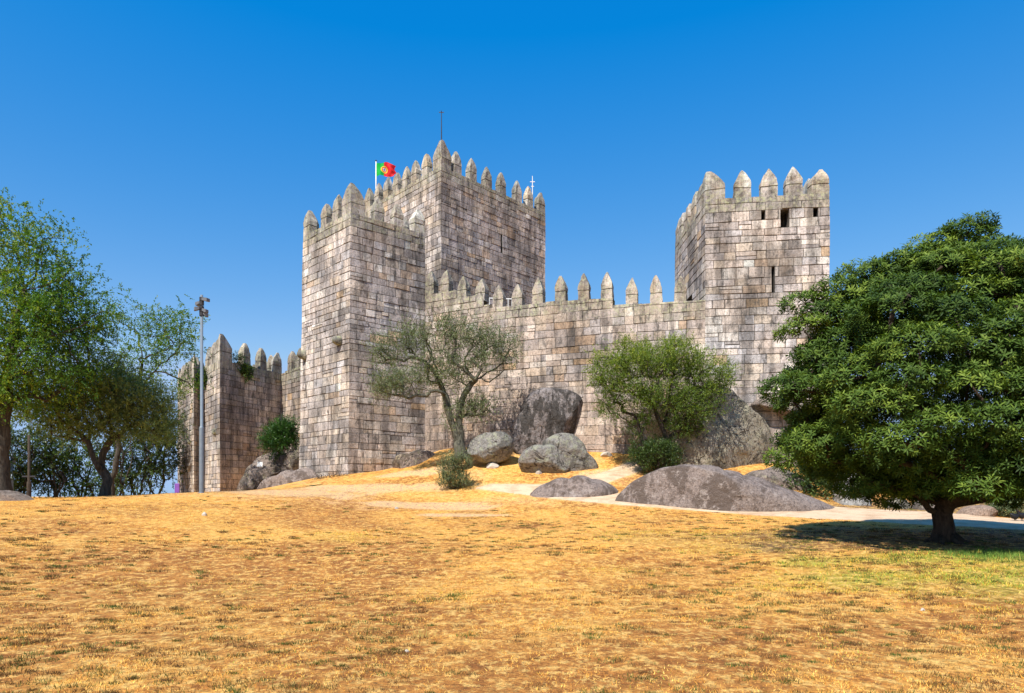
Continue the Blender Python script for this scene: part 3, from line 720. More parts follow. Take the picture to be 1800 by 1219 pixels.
# plaque
mb = MB(); q = P(457, 817, 41.85); mb.box(q, (.34, .05, .32), 0, rx=R(-14), bev=.01); o = mb.build("plaque", M_WHITE); tag(o, "small blank white plaque fixed on the brown boulder", "plaque")

# ------------------------------------------------------------------ trees
def grow(base, polys, targets, step, jit, r, bias=.15):
    N = [np.asarray(base, float)]; par = [-1]; dist = [0.]
    def path(i, tgt, n=None, curve=.12):
        a = N[i]; L = np.linalg.norm(tgt - a); n = max(1, int(math.ceil(L / step))); off = r.normal(size=3) * L * curve; off[2] = abs(off[2]) * .5 - .1 * L * .3
        pr = i
        for k in range(1, n + 1):
            t = k / n; p = a + (tgt - a) * t + off * math.sin(math.pi * t) * .6 + (r.normal(size=3) * jit if k < n else 0)
            N.append(p); par.append(pr); dist.append(dist[pr] + np.linalg.norm(p - N[pr])); pr = len(N) - 1
        return pr
    for pl in polys:
        q = np.array(N); i = int(np.argmin(np.linalg.norm(q - pl[0], axis=1)))
        for p in pl: 
            if np.linalg.norm(p - N[i]) > .02: i = path(i, np.asarray(p, float), curve=.03)
    T = np.array(targets); T = T[np.argsort(np.linalg.norm(T - N[min(len(N) - 1, 2)], axis=1))]
    tips = []; nstart = 1 if polys else 0
    for t in T:
        q = np.array(N[nstart:]) if len(N) > nstart else np.array(N); dd = np.array(dist[nstart:] if len(N) > nstart else dist)
        cost = np.linalg.norm(q - t, axis=1) + bias * dd * .3 + np.clip(q[:, 2] - t[2], 0, None) * .5
        tips.append(path(int(np.argmin(cost)) + (nstart if len(N) > nstart else 0), t))
    return np.array(N), np.array(par), tips
def tubes(N, par, R0, rmin=.006, ex=.5, flare=1.5, flareh=.5):
    n = len(N); ch = [[] for _ in range(n)]
    for i in range(1, n): ch[par[i]].append(i)
    cnt = np.zeros(n)
    for i in range(n - 1, -1, -1): cnt[i] = max(cnt[i], 1) if ch[i] else 1; 
    cnt = np.zeros(n)
    for i in range(n - 1, 0, -1):
        if not ch[i]: cnt[i] = 1
        cnt[par[i]] += cnt[i]
    rad = np.maximum(rmin, R0 * (cnt / cnt[0]) ** ex)
    rad = rad * (1 + flare * np.exp(-np.maximum(N[:, 2] - N[0, 2], 0) / flareh) * (np.hypot(N[:, 0] - N[0, 0], N[:, 1] - N[0, 1]) < 1.2))
    mb = MB(); done = set()
    stack = [(0, None)]
    while stack:
        s, pr = stack.pop(); chain = [s] if pr is None else [pr, s]; i = s
        while ch[i]:
            c = sorted(ch[i], key=lambda k: -cnt[k]); 
            for o in c[1:]: stack.append((o, i))
            chain.append(c[0]); i = c[0]
        rr = [rad[k] for k in chain]
        if pr is not None: rr[0] = min(rr[0], rr[1] * 1.15)
        rr[-1] *= .5
        if len(chain) > 1: mb.tube([N[k] for k in chain], rr, 12 if rr[0] > .1 else (7 if rr[0] > .03 else 4), cap=False)
    return mb, rad
def leaf_mesh(O, D, Nn, L, W, bend, col):
    """O origin, D direction, Nn leaf normal; each leaf 6 vertices, 4 triangles"""
    n = len(O); S = np.cross(D, Nn); S /= np.linalg.norm(S, axis=1, keepdims=True) + 1e-9; U = np.cross(S, D)
    L = L[:, None]; W = W[:, None]; b = bend[:, None]
    def pt(t, w, z): return O + D * L * t + S * W * w - U * L * b * z
    V = np.stack([pt(0, 0, 0), pt(.38, .42, .10), pt(.38, -.42, .10), pt(.72, .40, .45), pt(.72, -.40, .45), pt(1., 0, 1.)], 1).reshape(-1, 3)
    k = np.arange(n)[:, None] * 6; T = np.array([[0, 2, 1], [1, 2, 4], [1, 4, 3], [3, 4, 5]])
    Fc = (k[:, :, None] + T[None]).reshape(-1, 3)
    return V, Fc, np.repeat(col, 6)
def leaf4(O, D, Nn, L, W, col):
    n = len(O); S = np.cross(D, Nn); S /= np.linalg.norm(S, axis=1, keepdims=True) + 1e-9; L = L[:, None]; W = W[:, None]
    V = np.stack([O, O + D * L * .5 + S * W * .5, O + D * L, O + D * L * .5 - S * W * .5], 1).reshape(-1, 3)
    return V, np.arange(n * 4).reshape(-1, 4), np.repeat(col, 4)
def unit(v): return v / (np.linalg.norm(v, axis=-1, keepdims=True) + 1e-9)
def shoots(C, k, ln, up, r, nl, LL_, WW_, spread=.25, droop=0., ctr=None, out=.6, tonef=None, split=.8):
    """leafy shoots around every tip of C"""
    n = len(C) * k; B = np.repeat(C, k, 0) + r.normal(size=(n, 3)) * spread
    o = unit(B - ctr) if ctr is not None else 0
    Dd = unit(r.normal(size=(n, 3)) * .8 + np.array([0, 0, up]) + out * o); ll = ln * r.uniform(.6, 1.3, n)
    t = np.tile(np.linspace(.12, 1, nl), n); Di = np.repeat(Dd, nl, 0); Bi = np.repeat(B, nl, 0); li = np.repeat(ll, nl)
    O = Bi + Di * (li * t)[:, None] - np.array([0, 0, 1]) * (droop * (li * t) ** 2)[:, None] + r.normal(size=Bi.shape) * .012
    Ld = unit(Di * .7 + r.normal(size=Di.shape) * split - np.array([0, 0, droop * .6])); Nn = unit(r.normal(size=Di.shape) * .55 + np.array([0, 0, 1.]))
    tone = np.repeat(np.clip(r.normal(.5, .17, n) + .0, 0, 1), nl) + r.normal(0, .1, n * nl); tone = np.clip(tone, 0, 1)
    if tonef is not None: tone = np.clip(tone + tonef(O), 0, 1)
    return leaf4(O, Ld, Nn, LL_ * r.uniform(.7, 1.25, n * nl), WW_ * r.uniform(.8, 1.2, n * nl), tone), (B, Dd, ll)
def ell_targets(E, r):
    T = []
    for (px, py, rx, ry, d, rd, n) in E:
        c = P(px, py, d); k = d / F; m = 0
        while m < n:
            v = r.uniform(-1, 1, 3); L = np.linalg.norm(v)
            if L > 1 or L < .25: continue
            T.append(c + v * np.array([rx * k, rd, ry * k])); m += 1
    return T
def col3(t): return np.stack([t, t, t], -1)
def tree(name, label, cat, base, E, polys, R0, bark, leafm, seed, step=.45, jit=.05, k=6, ln=.5, up=.3, nl=12, L=.09, W=.03, spread=.3, droop=.1, ex=.5, flare=1.2, group=None, twigs=0, out=.5, bias=.15, tips_extra=None, crown_name="crown", split=.8, tonef=None, flareh=.35, rmin=.006):
    r = np.random.default_rng(seed); b = np.asarray(base, float); T = ell_targets(E, r)
    N, par, tips = grow(b, polys, T, step, jit, r, bias)
    root = empty(name, b, label, cat, group); mb, rad = tubes(N, par, R0, rmin, ex, flare, flareh)
    C = np.array([N[i] for i in tips]); ctr = C.mean(0) - np.array([0, 0, .5])
    if tips_extra: C = np.concatenate([C, np.array(tips_extra)])
    (V, Fc, tone), (B, Dd, ll) = shoots(C, k, ln, up, r, nl, L, W, spread, droop, ctr, out, tonef, split)
    if twigs:
        idx = r.permutation(len(B))[:twigs]
        for i in idx: mb.tube([B[i] - Dd[i] * .1, B[i] + Dd[i] * ll[i] * .5, B[i] + Dd[i] * ll[i]], [.009, .006, .003], 3, cap=False)
    tr = mb.build("trunk", bark, root, True)
    mesh_np(crown_name, V, Fc, leafm, root, col3(tone)); return root
def pl(pts, d): return [P(p[0], p[1], d + (p[2] if len(p) > 2 else 0)) for p in pts]

ML_OLIVE = mat_leaf("olive_leaf", (.06, .10, .035), (.16, .22, .065), (.33, .39, .13), .55, .3)
ML_LOC = mat_leaf("locust_leaf", (.03, .09, .018), (.09, .19, .024), (.34, .38, .03), .55, .4)
ML_SMALL = mat_leaf("fine_green_leaf", (.045, .085, .014), (.13, .20, .026), (.33, .38, .04), .55, .3)
ML_DARK = mat_leaf("dark_background_leaf", (.018, .040, .010), (.045, .085, .016), (.12, .18, .03), .5, .2)
ML_BIG = mat_leaf("glossy_evergreen_leaf", (.024, .050, .010), (.07, .125, .018), (.19, .26, .035), .6, .2, .18)
ML_BUSH = mat_leaf("bush_leaf", (.012, .045, .008), (.035, .10, .012), (.09, .19, .02), .45, .2)
ML_SAGE = mat_leaf("grey_green_leaf", (.05, .075, .03), (.14, .18, .08), (.29, .34, .16), .6, .2)
ML_DRY = mat_leaf("dry_twig", (.10, .075, .055), (.19, .15, .12), (.30, .25, .20), .8, .0)

# gnarled sparse tree in front of the wall corner (pixel polylines of its limbs)
def zc(pts, dd=0): return [(640 + x / 4.354, 540 + y / 4.354, dd) for x, y in pts]
d0 = 34.2
limbs = [zc([(745, 1140), (725, 1040), (690, 930), (655, 830), (635, 740), (620, 680)]), zc([(600, 655), (560, 640), (510, 645), (480, 680), (400, 672), (345, 700), (300, 680), (200, 668), (120, 640), (55, 640)], -.6),
         zc([(622, 690), (590, 600), (555, 520), (500, 455), (460, 415), (400, 385), (350, 385), (305, 415), (250, 395), (170, 405), (110, 350)], .5),
         zc([(735, 1010), (725, 900), (728, 780), (755, 700), (800, 620), (850, 560)]), zc([(850, 556), (800, 510), (760, 460), (700, 425), (660, 370), (600, 340), (620, 290)], -.5),
         zc([(860, 550), (900, 545), (960, 575), (1020, 530), (1070, 480), (1150, 465)], .3), zc([(870, 550), (940, 500), (1010, 470), (1060, 430), (1110, 330), (1180, 300)], 1.0),
         zc([(800, 500), (770, 400), (800, 340), (880, 270), (940, 200)], .8), zc([(560, 520), (530, 400), (480, 300), (470, 200)], 1.0), zc([(690, 425), (700, 300), (705, 200), (700, 100)], .2),
         zc([(735, 850), (790, 820), (850, 830), (900, 820), (940, 770), (960, 720)], .2)]
polys = [[P(a, b, d0 + c) for a, b, c in l] for l in limbs]
E = [(672, 680, 16, 10, d0 - .6, .7, 10), (700, 672, 26, 14, d0 - .6, .8, 14), (745, 665, 25, 14, d0, .9, 12), (680, 622, 26, 18, d0 + .5, .8, 14), (720, 600, 30, 24, d0 + .6, 1, 15), (770, 590, 35, 26, d0, 1.2, 17),
     (810, 590, 30, 26, d0, 1.2, 14), (850, 605, 30, 28, d0 + .5, 1.2, 16), (885, 620, 24, 24, d0 + .6, 1, 13), (775, 640, 30, 25, d0, 1, 16), (800, 665, 26, 20, d0, 1, 12), (840, 640, 24, 18, d0, 1, 10), (845, 712, 22, 14, d0 + .2, .6, 14), (800, 740, 12, 30, d0, .4, 8)]
tree("tree", "gnarled sparse olive-like tree with a forked grey trunk in front of the curtain wall", "tree", P(811, 806, d0), E, polys, .26, M_BARKG, ML_SAGE, 101, step=.4, jit=.03, k=20, ln=.58, up=.75, nl=12, L=.085, W=.036, spread=.28, droop=0, ex=.55, flare=.5, twigs=900, out=.25, bias=.3)
# small bushy tree
d1 = 32.3
polys = [pl([(1160, 822), (1163, 800), (1170, 778), (1163, 750), (1150, 715), (1130, 680)], d1), pl([(1170, 778), (1185, 762), (1203, 745), (1215, 720), (1240, 695)], d1), pl([(1163, 750), (1175, 715), (1180, 670), (1190, 640)], d1 + .5), pl([(1150, 715), (1110, 690), (1075, 665)], d1 - .3), pl([(1142, 812), (1132, 790), (1125, 760), (1115, 730)], d1)]
E = [(1075, 655, 38, 35, d1, 1.3, 55), (1130, 640, 42, 32, d1, 1.6, 70), (1190, 640, 45, 30, d1, 1.6, 70), (1245, 665, 42, 30, d1, 1.4, 60), (1105, 695, 38, 18, d1 - .3, 1.3, 34), (1165, 695, 38, 22, d1 - .5, 1.3, 40), (1225, 710, 38, 22, d1 - .3, 1.2, 34),
     (1122, 742, 22, 14, d1, .9, 14), (1078, 718, 22, 16, d1, .8, 14), (1205, 745, 34, 16, d1, .9, 24), (1105, 612, 12, 8, d1, .6, 8), (1180, 612, 22, 8, d1, .7, 10)]
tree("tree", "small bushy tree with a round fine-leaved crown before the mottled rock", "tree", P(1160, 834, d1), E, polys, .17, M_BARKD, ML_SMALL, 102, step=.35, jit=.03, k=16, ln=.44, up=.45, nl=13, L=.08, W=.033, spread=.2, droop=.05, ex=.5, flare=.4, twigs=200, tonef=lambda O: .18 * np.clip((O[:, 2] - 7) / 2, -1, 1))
def bush(label, E, leafm, seed, base, k=10, ln=.35, up=.6, nl=10, L=.07, W=.03, spread=.12, name="bush", cat="bush", group=None, droop=.05, bark=M_BARKD, twigs=60, split=.8, R0=.04):
    return tree(name, label, cat, base, E, [], R0, bark, leafm, seed, step=.25, jit=.02, k=k, ln=ln, up=up, nl=nl, L=L, W=W, spread=spread, droop=droop, flare=0, group=group, twigs=twigs, crown_name="foliage", split=split)
bush("dark dense bush wrapping the foot of the small bushy tree", [(1155, 802, 42, 26, 32.2, 1.0, 110), (1130, 790, 18, 20, 32.2, .7, 25)], ML_DARK, 103, P(1155, 832, 32.2), k=11, ln=.3, L=.08, W=.035)
bx, by = hit(798, 860)
bush("upright grey-green shrub standing alone on the slope before the gnarled tree", [(798, 838, 25, 18, by, .55, 60), (792, 815, 18, 14, by, .4, 26), (812, 815, 16, 14, by, .4, 20), (800, 850, 32, 8, by, .6, 35)], ML_SAGE, 104, (bx, by, g1(bx, by) - .02), k=9, ln=.34, up=1.1, nl=11, L=.06, W=.024, spread=.09, twigs=250)
bush("bright green bush growing on the brown boulder against the slender tower", [(492, 770, 27, 24, 42.6, .9, 120), (505, 752, 17, 14, 42.6, .6, 30)], ML_BUSH, 105, P(497, 800, 42.8), k=9, ln=.5, up=.35, nl=13, L=.13, W=.04, spread=.14, droop=.5, split=.5)
IV = "ivy clumps on the far tower"
bush("round ivy clump hanging left of the far tower's front corner", [(361, 664, 8, 11, 49.0, .4, 34)], ML_DARK, 106, P(360, 652, 49.2), k=7, ln=.3, up=-.3, L=.12, W=.07, name="ivy", cat="ivy", group=IV, twigs=0)
bush("ivy clump hanging from the far tower's shaded face", [(432, 655, 9, 8, 47.9, .3, 30), (425, 645, 8, 5, 47.9, .3, 10)], ML_DARK, 107, P(430, 645, 48.1), k=7, ln=.3, up=-.3, L=.12, W=.07, name="ivy", cat="ivy", group=IV, twigs=0)
bush("dry dark weeds crowning the wall top beside the far tower's corner merlon", [(419, 630, 7, 4, 47.3, .3, 18)], ML_DARK, 108, P(419, 633, 47.4), k=6, ln=.25, up=.3, L=.09, W=.03, name="weeds", cat="weeds", group=IV, twigs=20)
bush("dry brown twiggy brush at the foot of the slender tower's corner", [(575, 846, 22, 7, 36.3, .3, 30), (598, 838, 12, 5, 36.3, .3, 10)], ML_DRY, 109, P(580, 856, 36.3), k=8, ln=.3, up=.3, L=.06, W=.012, name="brush", cat="dry brush", twigs=250, nl=6)

# left trees
d2 = 26.0
polys = [pl([(0, 830), (4, 780), (6, 720), (14, 660), (25, 600)], d2), pl([(25, 600), (32, 550), (42, 505), (65, 470), (75, 420)], d2), pl([(42, 510), (85, 500), (110, 487), (130, 470)], d2 - 1), pl([(42, 505), (35, 460), (20, 420)], d2 + .5), pl([(14, 660), (50, 610), (95, 590), (140, 575)], d2 - 1), pl([(10, 720), (-40, 640), (-90, 560)], d2), pl([(25, 600), (-20, 520), (-50, 450)], d2 + 1)]
E = [(30, 425, 60, 45, d2, 1.6, 34), (90, 440, 35, 40, d2, 1.3, 20), (60, 500, 60, 35, d2, 1.8, 24), (130, 505, 32, 26, d2, 1.2, 17), (50, 560, 90, 50, d2, 2.4, 85), (104, 572, 46, 46, d2, 2, 50), (168, 562, 18, 10, d2, .8, 6), (60, 630, 90, 50, d2, 2.4, 90), (132, 642, 36, 34, d2, 1.8, 26),
     (-80, 560, 100, 130, d2, 2.5, 80), (20, 690, 55, 35, d2, 1.6, 45), (-60, 440, 60, 50, d2, 1.5, 20), (0, 372, 16, 8, d2, .6, 4), (195, 548, 14, 6, d2, .5, 4)]
tree("tree", "tall airy tree with feathery yellow-green crown, largest on the left edge", "tree", P(-4, 884, d2), E, polys, .27, M_BARKT, ML_LOC, 110, step=.5, jit=.05, k=10, ln=.6, up=.15, nl=17, L=.095, W=.050, spread=.33, droop=.35, ex=.60, flare=1.5, flareh=.45, tonef=lambda O: .22 * np.clip(-(O[:, 0] + 17.5) / 3, -1, 1), group=None)
d3 = 36.0
polys = [pl([(196, 840), (215, 760), (240, 690), (250, 640), (245, 590)], d3), pl([(240, 690), (275, 650), (310, 620), (330, 590)], d3), pl([(250, 650), (290, 655), (330, 672), (350, 690)], d3)]
E = [(250, 565, 34, 30, d3, 1.3, 18), (305, 565, 32, 22, d3, 1.3, 16), (285, 610, 45, 28, d3, 1.5, 26), (325, 600, 22, 22, d3, 1, 11), (255, 660, 45, 30, d3, 1.6, 24), (222, 640, 20, 30, d3, 1.3, 10), (210, 700, 30, 30, d3, 1.6, 20), (330, 672, 18, 12, d3, .8, 8)]
tree("tree", "airy light tree reaching its thin branches toward the tall lamp post", "tree", (X(196, d3), d3, g1(X(196, d3), d3)), E, polys, .13, M_BARKT, ML_LOC, 111, step=.45, jit=.05, k=9, ln=.6, up=.15, nl=14, L=.11, W=.055, spread=.35, droop=.35, ex=.6, flare=.6)
d4 = 29.0
def zl(pts, dd=0): return [P(x / 5.4545, 700 + y / 5.4545, d4 + dd) for x, y in pts]
polys = [zl([(1005, 940), (1015, 860), (1035, 790), (1000, 720), (960, 670)]), zl([(950, 670), (900, 590), (870, 500), (850, 430), (790, 370), (700, 300), (610, 230), (540, 150)], -.4), zl([(985, 690), (975, 600), (990, 530), (1030, 450), (1080, 390), (1130, 360), (1200, 310), (1260, 260), (1350, 200)], .2), zl([(850, 430), (860, 330), (840, 230), (800, 120)], .5), zl([(1080, 390), (1070, 280), (1030, 160), (1010, 50)], .3)]
E = [(90, 720, 45, 28, d4, 1.2, 50), (130, 690, 48, 32, d4, 1.4, 60), (185, 675, 45, 32, d4, 1.5, 60), (225, 700, 45, 36, d4, 1.5, 60), (265, 725, 36, 34, d4, 1.3, 45), (155, 735, 55, 28, d4, 1.5, 55), (220, 745, 45, 25, d4, 1.3, 40), (285, 700, 14, 14, d4, .7, 8), (210, 645, 15, 10, d4, .7, 6), (100, 755, 30, 15, d4, 1, 14), (285, 760, 20, 14, d4, .8, 12)]
bx, by = X(185, 28.5), 28.5
tree("tree", "dull olive-green tree with a twisting forked trunk between the airy tree and the lamp post", "tree", P(184, 876, d4), E, polys, .18, M_BARKT, ML_OLIVE, 112, step=.4, jit=.03, k=14, ln=.48, up=.3, nl=13, L=.095, W=.038, spread=.24, droop=.1, ex=.55, flare=.4, twigs=200)
# thicket of thin-stemmed trees on the slope behind them
TB = "thin-stemmed trees behind the crest of the slope"
bt = [(100, 45, [(90, 800, 40, 45, 40), (70, 840, 35, 25, 28)], "slim dark tree behind the crest nearest the big trunk"),
      (150, 47, [(130, 800, 35, 50, 30), (150, 850, 40, 20, 30)], "slim leaning tree behind the crest left of the forked trunk"),
      (205, 46, [(190, 790, 40, 30, 26), (215, 845, 20, 22, 14)], "slim many-stemmed tree directly behind the forked trunk"),
      (235, 48, [(262, 770, 40, 30, 44), (250, 830, 40, 30, 40)], "dark-leaved tree behind the crest right of the forked trunk"),
      (275, 50, [(285, 800, 24, 45, 44), (296, 745, 16, 20, 12)], "dark-leaved tree next to the far turret"),
      (30, 44, [(40, 800, 40, 50, 50), (10, 845, 40, 30, 40)], "dense dark tree just right of the big trunk's root"),
      (-60, 40, [(-60, 780, 80, 80, 90)], "dense dark tree at the photo's left edge behind the big trunk")]
for i, (px, d, e, lab) in enumerate(bt):
    x = X(px, d); r = np.random.default_rng(200 + i)
    polys = [[P(px + r.uniform(-14, 14), 880, d), P(px + r.uniform(-22, 22), 845, d + r.uniform(-.5, .5)), P(px + r.uniform(-34, 34), 800, d + r.uniform(-.8, .8)), P(px + r.uniform(-46, 46), 755, d)] for _ in range(5)]
    tree("tree", lab, "tree", (x, d, g1(x, d) - .1), [(a, b, c, f, d, 1.6, n) for a, b, c, f, n in e], polys, .12, M_BARKT, ML_DARK if i not in (1,) else ML_LOC, 210 + i, step=.5, jit=.06, k=9, ln=.65, up=.1, nl=13, L=.16, W=.08, spread=.4, droop=.25, group=TB, ex=.42, flare=0, rmin=.02)
# dark planting behind the leafy tree
RB_ = "dark shrubs behind the leafy tree"
for i, (px, py, rx, ry, d, n, lab) in enumerate([(1425, 850, 36, 24, 29.5, 70, "dark shrub behind the long dome's right shoulder"), (1475, 840, 40, 40, 31, 110, "dark shrub left of the pale stone wall"), (1570, 840, 46, 50, 31.5, 130, "dark shrub right of the pale stone wall"),
                                     (1650, 835, 50, 55, 31, 130, "dark shrub directly behind the leafy tree's trunk"), (1750, 840, 60, 60, 30, 150, "broad dark shrub behind the leafy tree toward the photo's right edge"), (1850, 850, 60, 60, 29, 120, "dark shrub at the photo's right edge")]):
    bush(lab, [(px, py, rx, ry, d, 1.4, n)], ML_DARK, 230 + i, (X(px, d), d, g1(X(px, d), d) - .1), k=7, ln=.45, L=.13, W=.05, spread=.3, group=RB_, twigs=0, nl=10, R0=.07)
bush("grey-green weedy shrub beside the path at the photo's right edge", [(1765, 900, 24, 14, 24.3, .5, 50), (1790, 888, 22, 14, 24.3, .5, 30)], ML_SAGE, 240, P(1770, 922, 24.3), k=8, ln=.3, up=.8, L=.07, W=.03, spread=.1, twigs=80)

# the large leafy evergreen with whorled leaves
def big_tree():
    r = np.random.default_rng(500); D = 16.3; cx = X(1700, D); bx = X(1662, D); bz = g1(bx, D)
    prof = [(1.45, 1.3), (1.75, 2.4), (2.2, 3.6), (2.9, 4.4), (4.2, 4.5), (5.3, 4.1), (6.0, 3.6), (6.5, 3.05), (6.95, 2.3), (7.3, 1.15), (7.6, .55), (7.9, .1)]
    ysc = lambda z: np.interp(z, [1.5, 3, 4.5, 6], [.92, .9, .75, .6])
    zs = np.array([a for a, b in prof]); rs = np.array([b for a, b in prof])
    lobes = []; tries = 0
    while len(lobes) < 240 and tries < 30000:
        tries += 1
        z = r.uniform(1.65, 7.9); a = r.uniform(0, 2 * math.pi); R_ = np.interp(z, zs, rs); 
        rad = R_ * r.uniform(.72, .97) - .35
        if rad < .05: rad = .05
        p = np.array([cx + rad * math.cos(a), D + rad * math.sin(a) * ysc(z), z]); s = r.uniform(.34, .78) * (1 if z < 7 else .65)
        if any(np.linalg.norm((p - q) * np.array([1, 1, 1.35])) < .66 * (s + t) for q, t in lobes): continue
        lobes.append((p, s))
    for p, s in [((X(1560, D), D + .3, 6.95), .5), ((X(1480, D), D + .3, 6.6), .45), ((X(1425, D), D + .5, 6.3), .4), ((X(1455, D), D + .3, 6.0), .5), ((X(1500, D), D + .2, 6.35), .55), ((X(1705, D), D, 8.0), .42), ((X(1528, D), D + .2, 6.95), .5), ((X(1592, D), D + .1, 7.15), .5), ((X(1640, D), D + .1, 7.5), .5), ((X(1420, D), D + .2, 5.6), .5), ((X(1690, D), D, 7.75), .55), ((X(1760, D), D + .3, 7.35), .7), ((X(1640, D), D - .2, 7.1), .6),
                 ((X(1380, D), D - .3, 4.1), .55), ((X(1395, D), D, 2.5), .5), ((X(1600, D), D - 2.4, 1.8), .5), ((X(1700, D), D - 2.7, 1.85), .55), ((X(1770, D), D - 2.4, 1.8), .5)]:
        lobes.append((np.array(p), s))
    O = []; UPs = []; tone = []
    cc = np.array([cx, D, 3.8])
    for (p, s) in lobes:
        n = int(360 * s * s) + 6
        o = unit(p - cc + np.array([0, 0, 1.2])); 
        v = unit(r.normal(size=(n * 3, 3))); v = v[(v @ unit(o + np.array([0, 0, .9]))) > -.25][:n]
        rr = s * r.uniform(.80, 1.06, len(v)); q = p + v * rr[:, None] * np.array([1.25, 1.25, .55])
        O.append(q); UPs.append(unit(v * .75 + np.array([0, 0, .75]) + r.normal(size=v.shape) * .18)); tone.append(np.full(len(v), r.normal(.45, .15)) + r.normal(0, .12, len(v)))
    # interior fill
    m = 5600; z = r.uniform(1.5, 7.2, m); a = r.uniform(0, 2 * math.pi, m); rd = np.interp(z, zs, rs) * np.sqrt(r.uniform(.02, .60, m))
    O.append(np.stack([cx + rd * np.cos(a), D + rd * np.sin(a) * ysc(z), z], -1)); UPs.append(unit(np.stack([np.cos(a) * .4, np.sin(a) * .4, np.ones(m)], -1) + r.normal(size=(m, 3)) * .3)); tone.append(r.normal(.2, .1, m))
    O = np.concatenate(O); UPs = np.concatenate(UPs); tone = np.concatenate(tone); n = len(O); K = 10
    Ax = np.where(abs(UPs[:, 2:3]) < .9, np.array([[0, 0, 1.]]), np.array([[1., 0, 0]])); S = unit(np.cross(UPs, Ax)); T = np.cross(UPs, S)
    th = (np.arange(K) * 2.399)[None] + r.uniform(0, 6.28, (n, 1)); lift = np.linspace(.05, .95, K)[None] + r.normal(0, .08, (n, K))
    Dl = (np.cos(th)[..., None] * S[:, None] + np.sin(th)[..., None] * T[:, None]) + UPs[:, None] * lift[..., None]; Dl = unit(Dl).reshape(-1, 3)
    Oo = (O[:, None] + UPs[:, None] * (np.linspace(0, .07, K)[None, :, None])).reshape(-1, 3); Nn = unit(np.repeat(UPs, K, 0) + r.normal(size=(n * K, 3)) * .15)
    Nn = unit(Nn - Dl * (Nn * Dl).sum(1, keepdims=True))
    tl = np.clip(np.repeat(tone, K) + r.normal(0, .09, n * K) + np.tile(np.linspace(-.08, .16, K), n), 0, 1)
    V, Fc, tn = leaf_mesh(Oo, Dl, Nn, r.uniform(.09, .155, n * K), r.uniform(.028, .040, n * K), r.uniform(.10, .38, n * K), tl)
    root = empty("tree", (bx, D, bz), "large glossy dark green evergreen tree with whorled leaves and short thick trunk on the right", "tree")
    tg = [p for p, s in lobes]
    polys = [[np.array([bx - .03, D, bz + .35]), np.array([bx + .02, D, bz + .9]), np.array([bx + .12, D, bz + 1.7]), np.array([cx, D, 3.2]), np.array([cx, D, 5.0])]]
    N, par, tips = grow(np.array([bx - .08, D, bz - .1]), polys, tg, .5, .05, r, .3)
    N2 = N; mb, rad = tubes(N2, par, .215, .008, .42, .35, .22)
    for k in range(7):   # surface roots
        a = k * .9 + .3; mb.tube([np.array([bx + .15 * math.cos(a), D + .15 * math.sin(a), bz + .16]), np.array([bx + .36 * math.cos(a), D + .36 * math.sin(a), bz + .02]), np.array([bx + .6 * math.cos(a + .2), D + .6 * math.sin(a + .2), bz - .05])], [.10, .06, .02], 8)
    mb.build("trunk", M_BARKD, root, True)
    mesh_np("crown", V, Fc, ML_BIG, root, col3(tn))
    print("rosettes", n, "lobes", len(lobes))
big_tree()
# root mound of the left tree
boulder("grey earth mound around the roots of the big tree on the left edge", [(-40, 884), (-20, 872), (0, 866), (25, 868), (45, 876), (58, 884), (40, 896), (-20, 900)], 24.3, .9, mat_rock("grey_earth", (.36, .29, .24), (.2, .15, .12), (.45, .37, .30), .55, .6), 71, None, amp=.05, name="earth_mound")['category'] = "mound"
rt = MB(); rr_ = np.random.default_rng(3)
# pale stone blocks wall
def block_wall():
    d = 27.6; x0, x1 = X(1481, d), X(1533, d); zb = g1(x0, d) - .05; root = empty("stone_wall", ((x0 + x1) / 2, d, zb), "pale whitewashed stone block wall end, half hidden under the leafy tree", "wall")
    m = mat_rock("whitewashed_granite", (.60, .60, .58), (.30, .29, .28), (.66, .66, .62), .62, .6)
    xm = (x0 + x1) / 2
    for i, (a, b, z0, z1) in enumerate([(x0, xm - .05, 0, .5), (xm - .04, x1, 0, .46), (x0 + .02, xm + .06, .51, 1.05), (xm + .075, x1 - .01, .475, 1.03), (x0, xm - .02, 1.06, 1.6), (xm, x1, 1.045, 1.6)]):
        mb = MB(); mb.box(np.array([(a + b) / 2, d + .45 + .01 * (i % 3), zb + (z0 + z1) / 2]), (b - a - .015, .9, z1 - z0 - .012), .03 * ((i % 3) - 1) * .5, bev=.02); mb.build("stone_block", m, root)
block_wall()

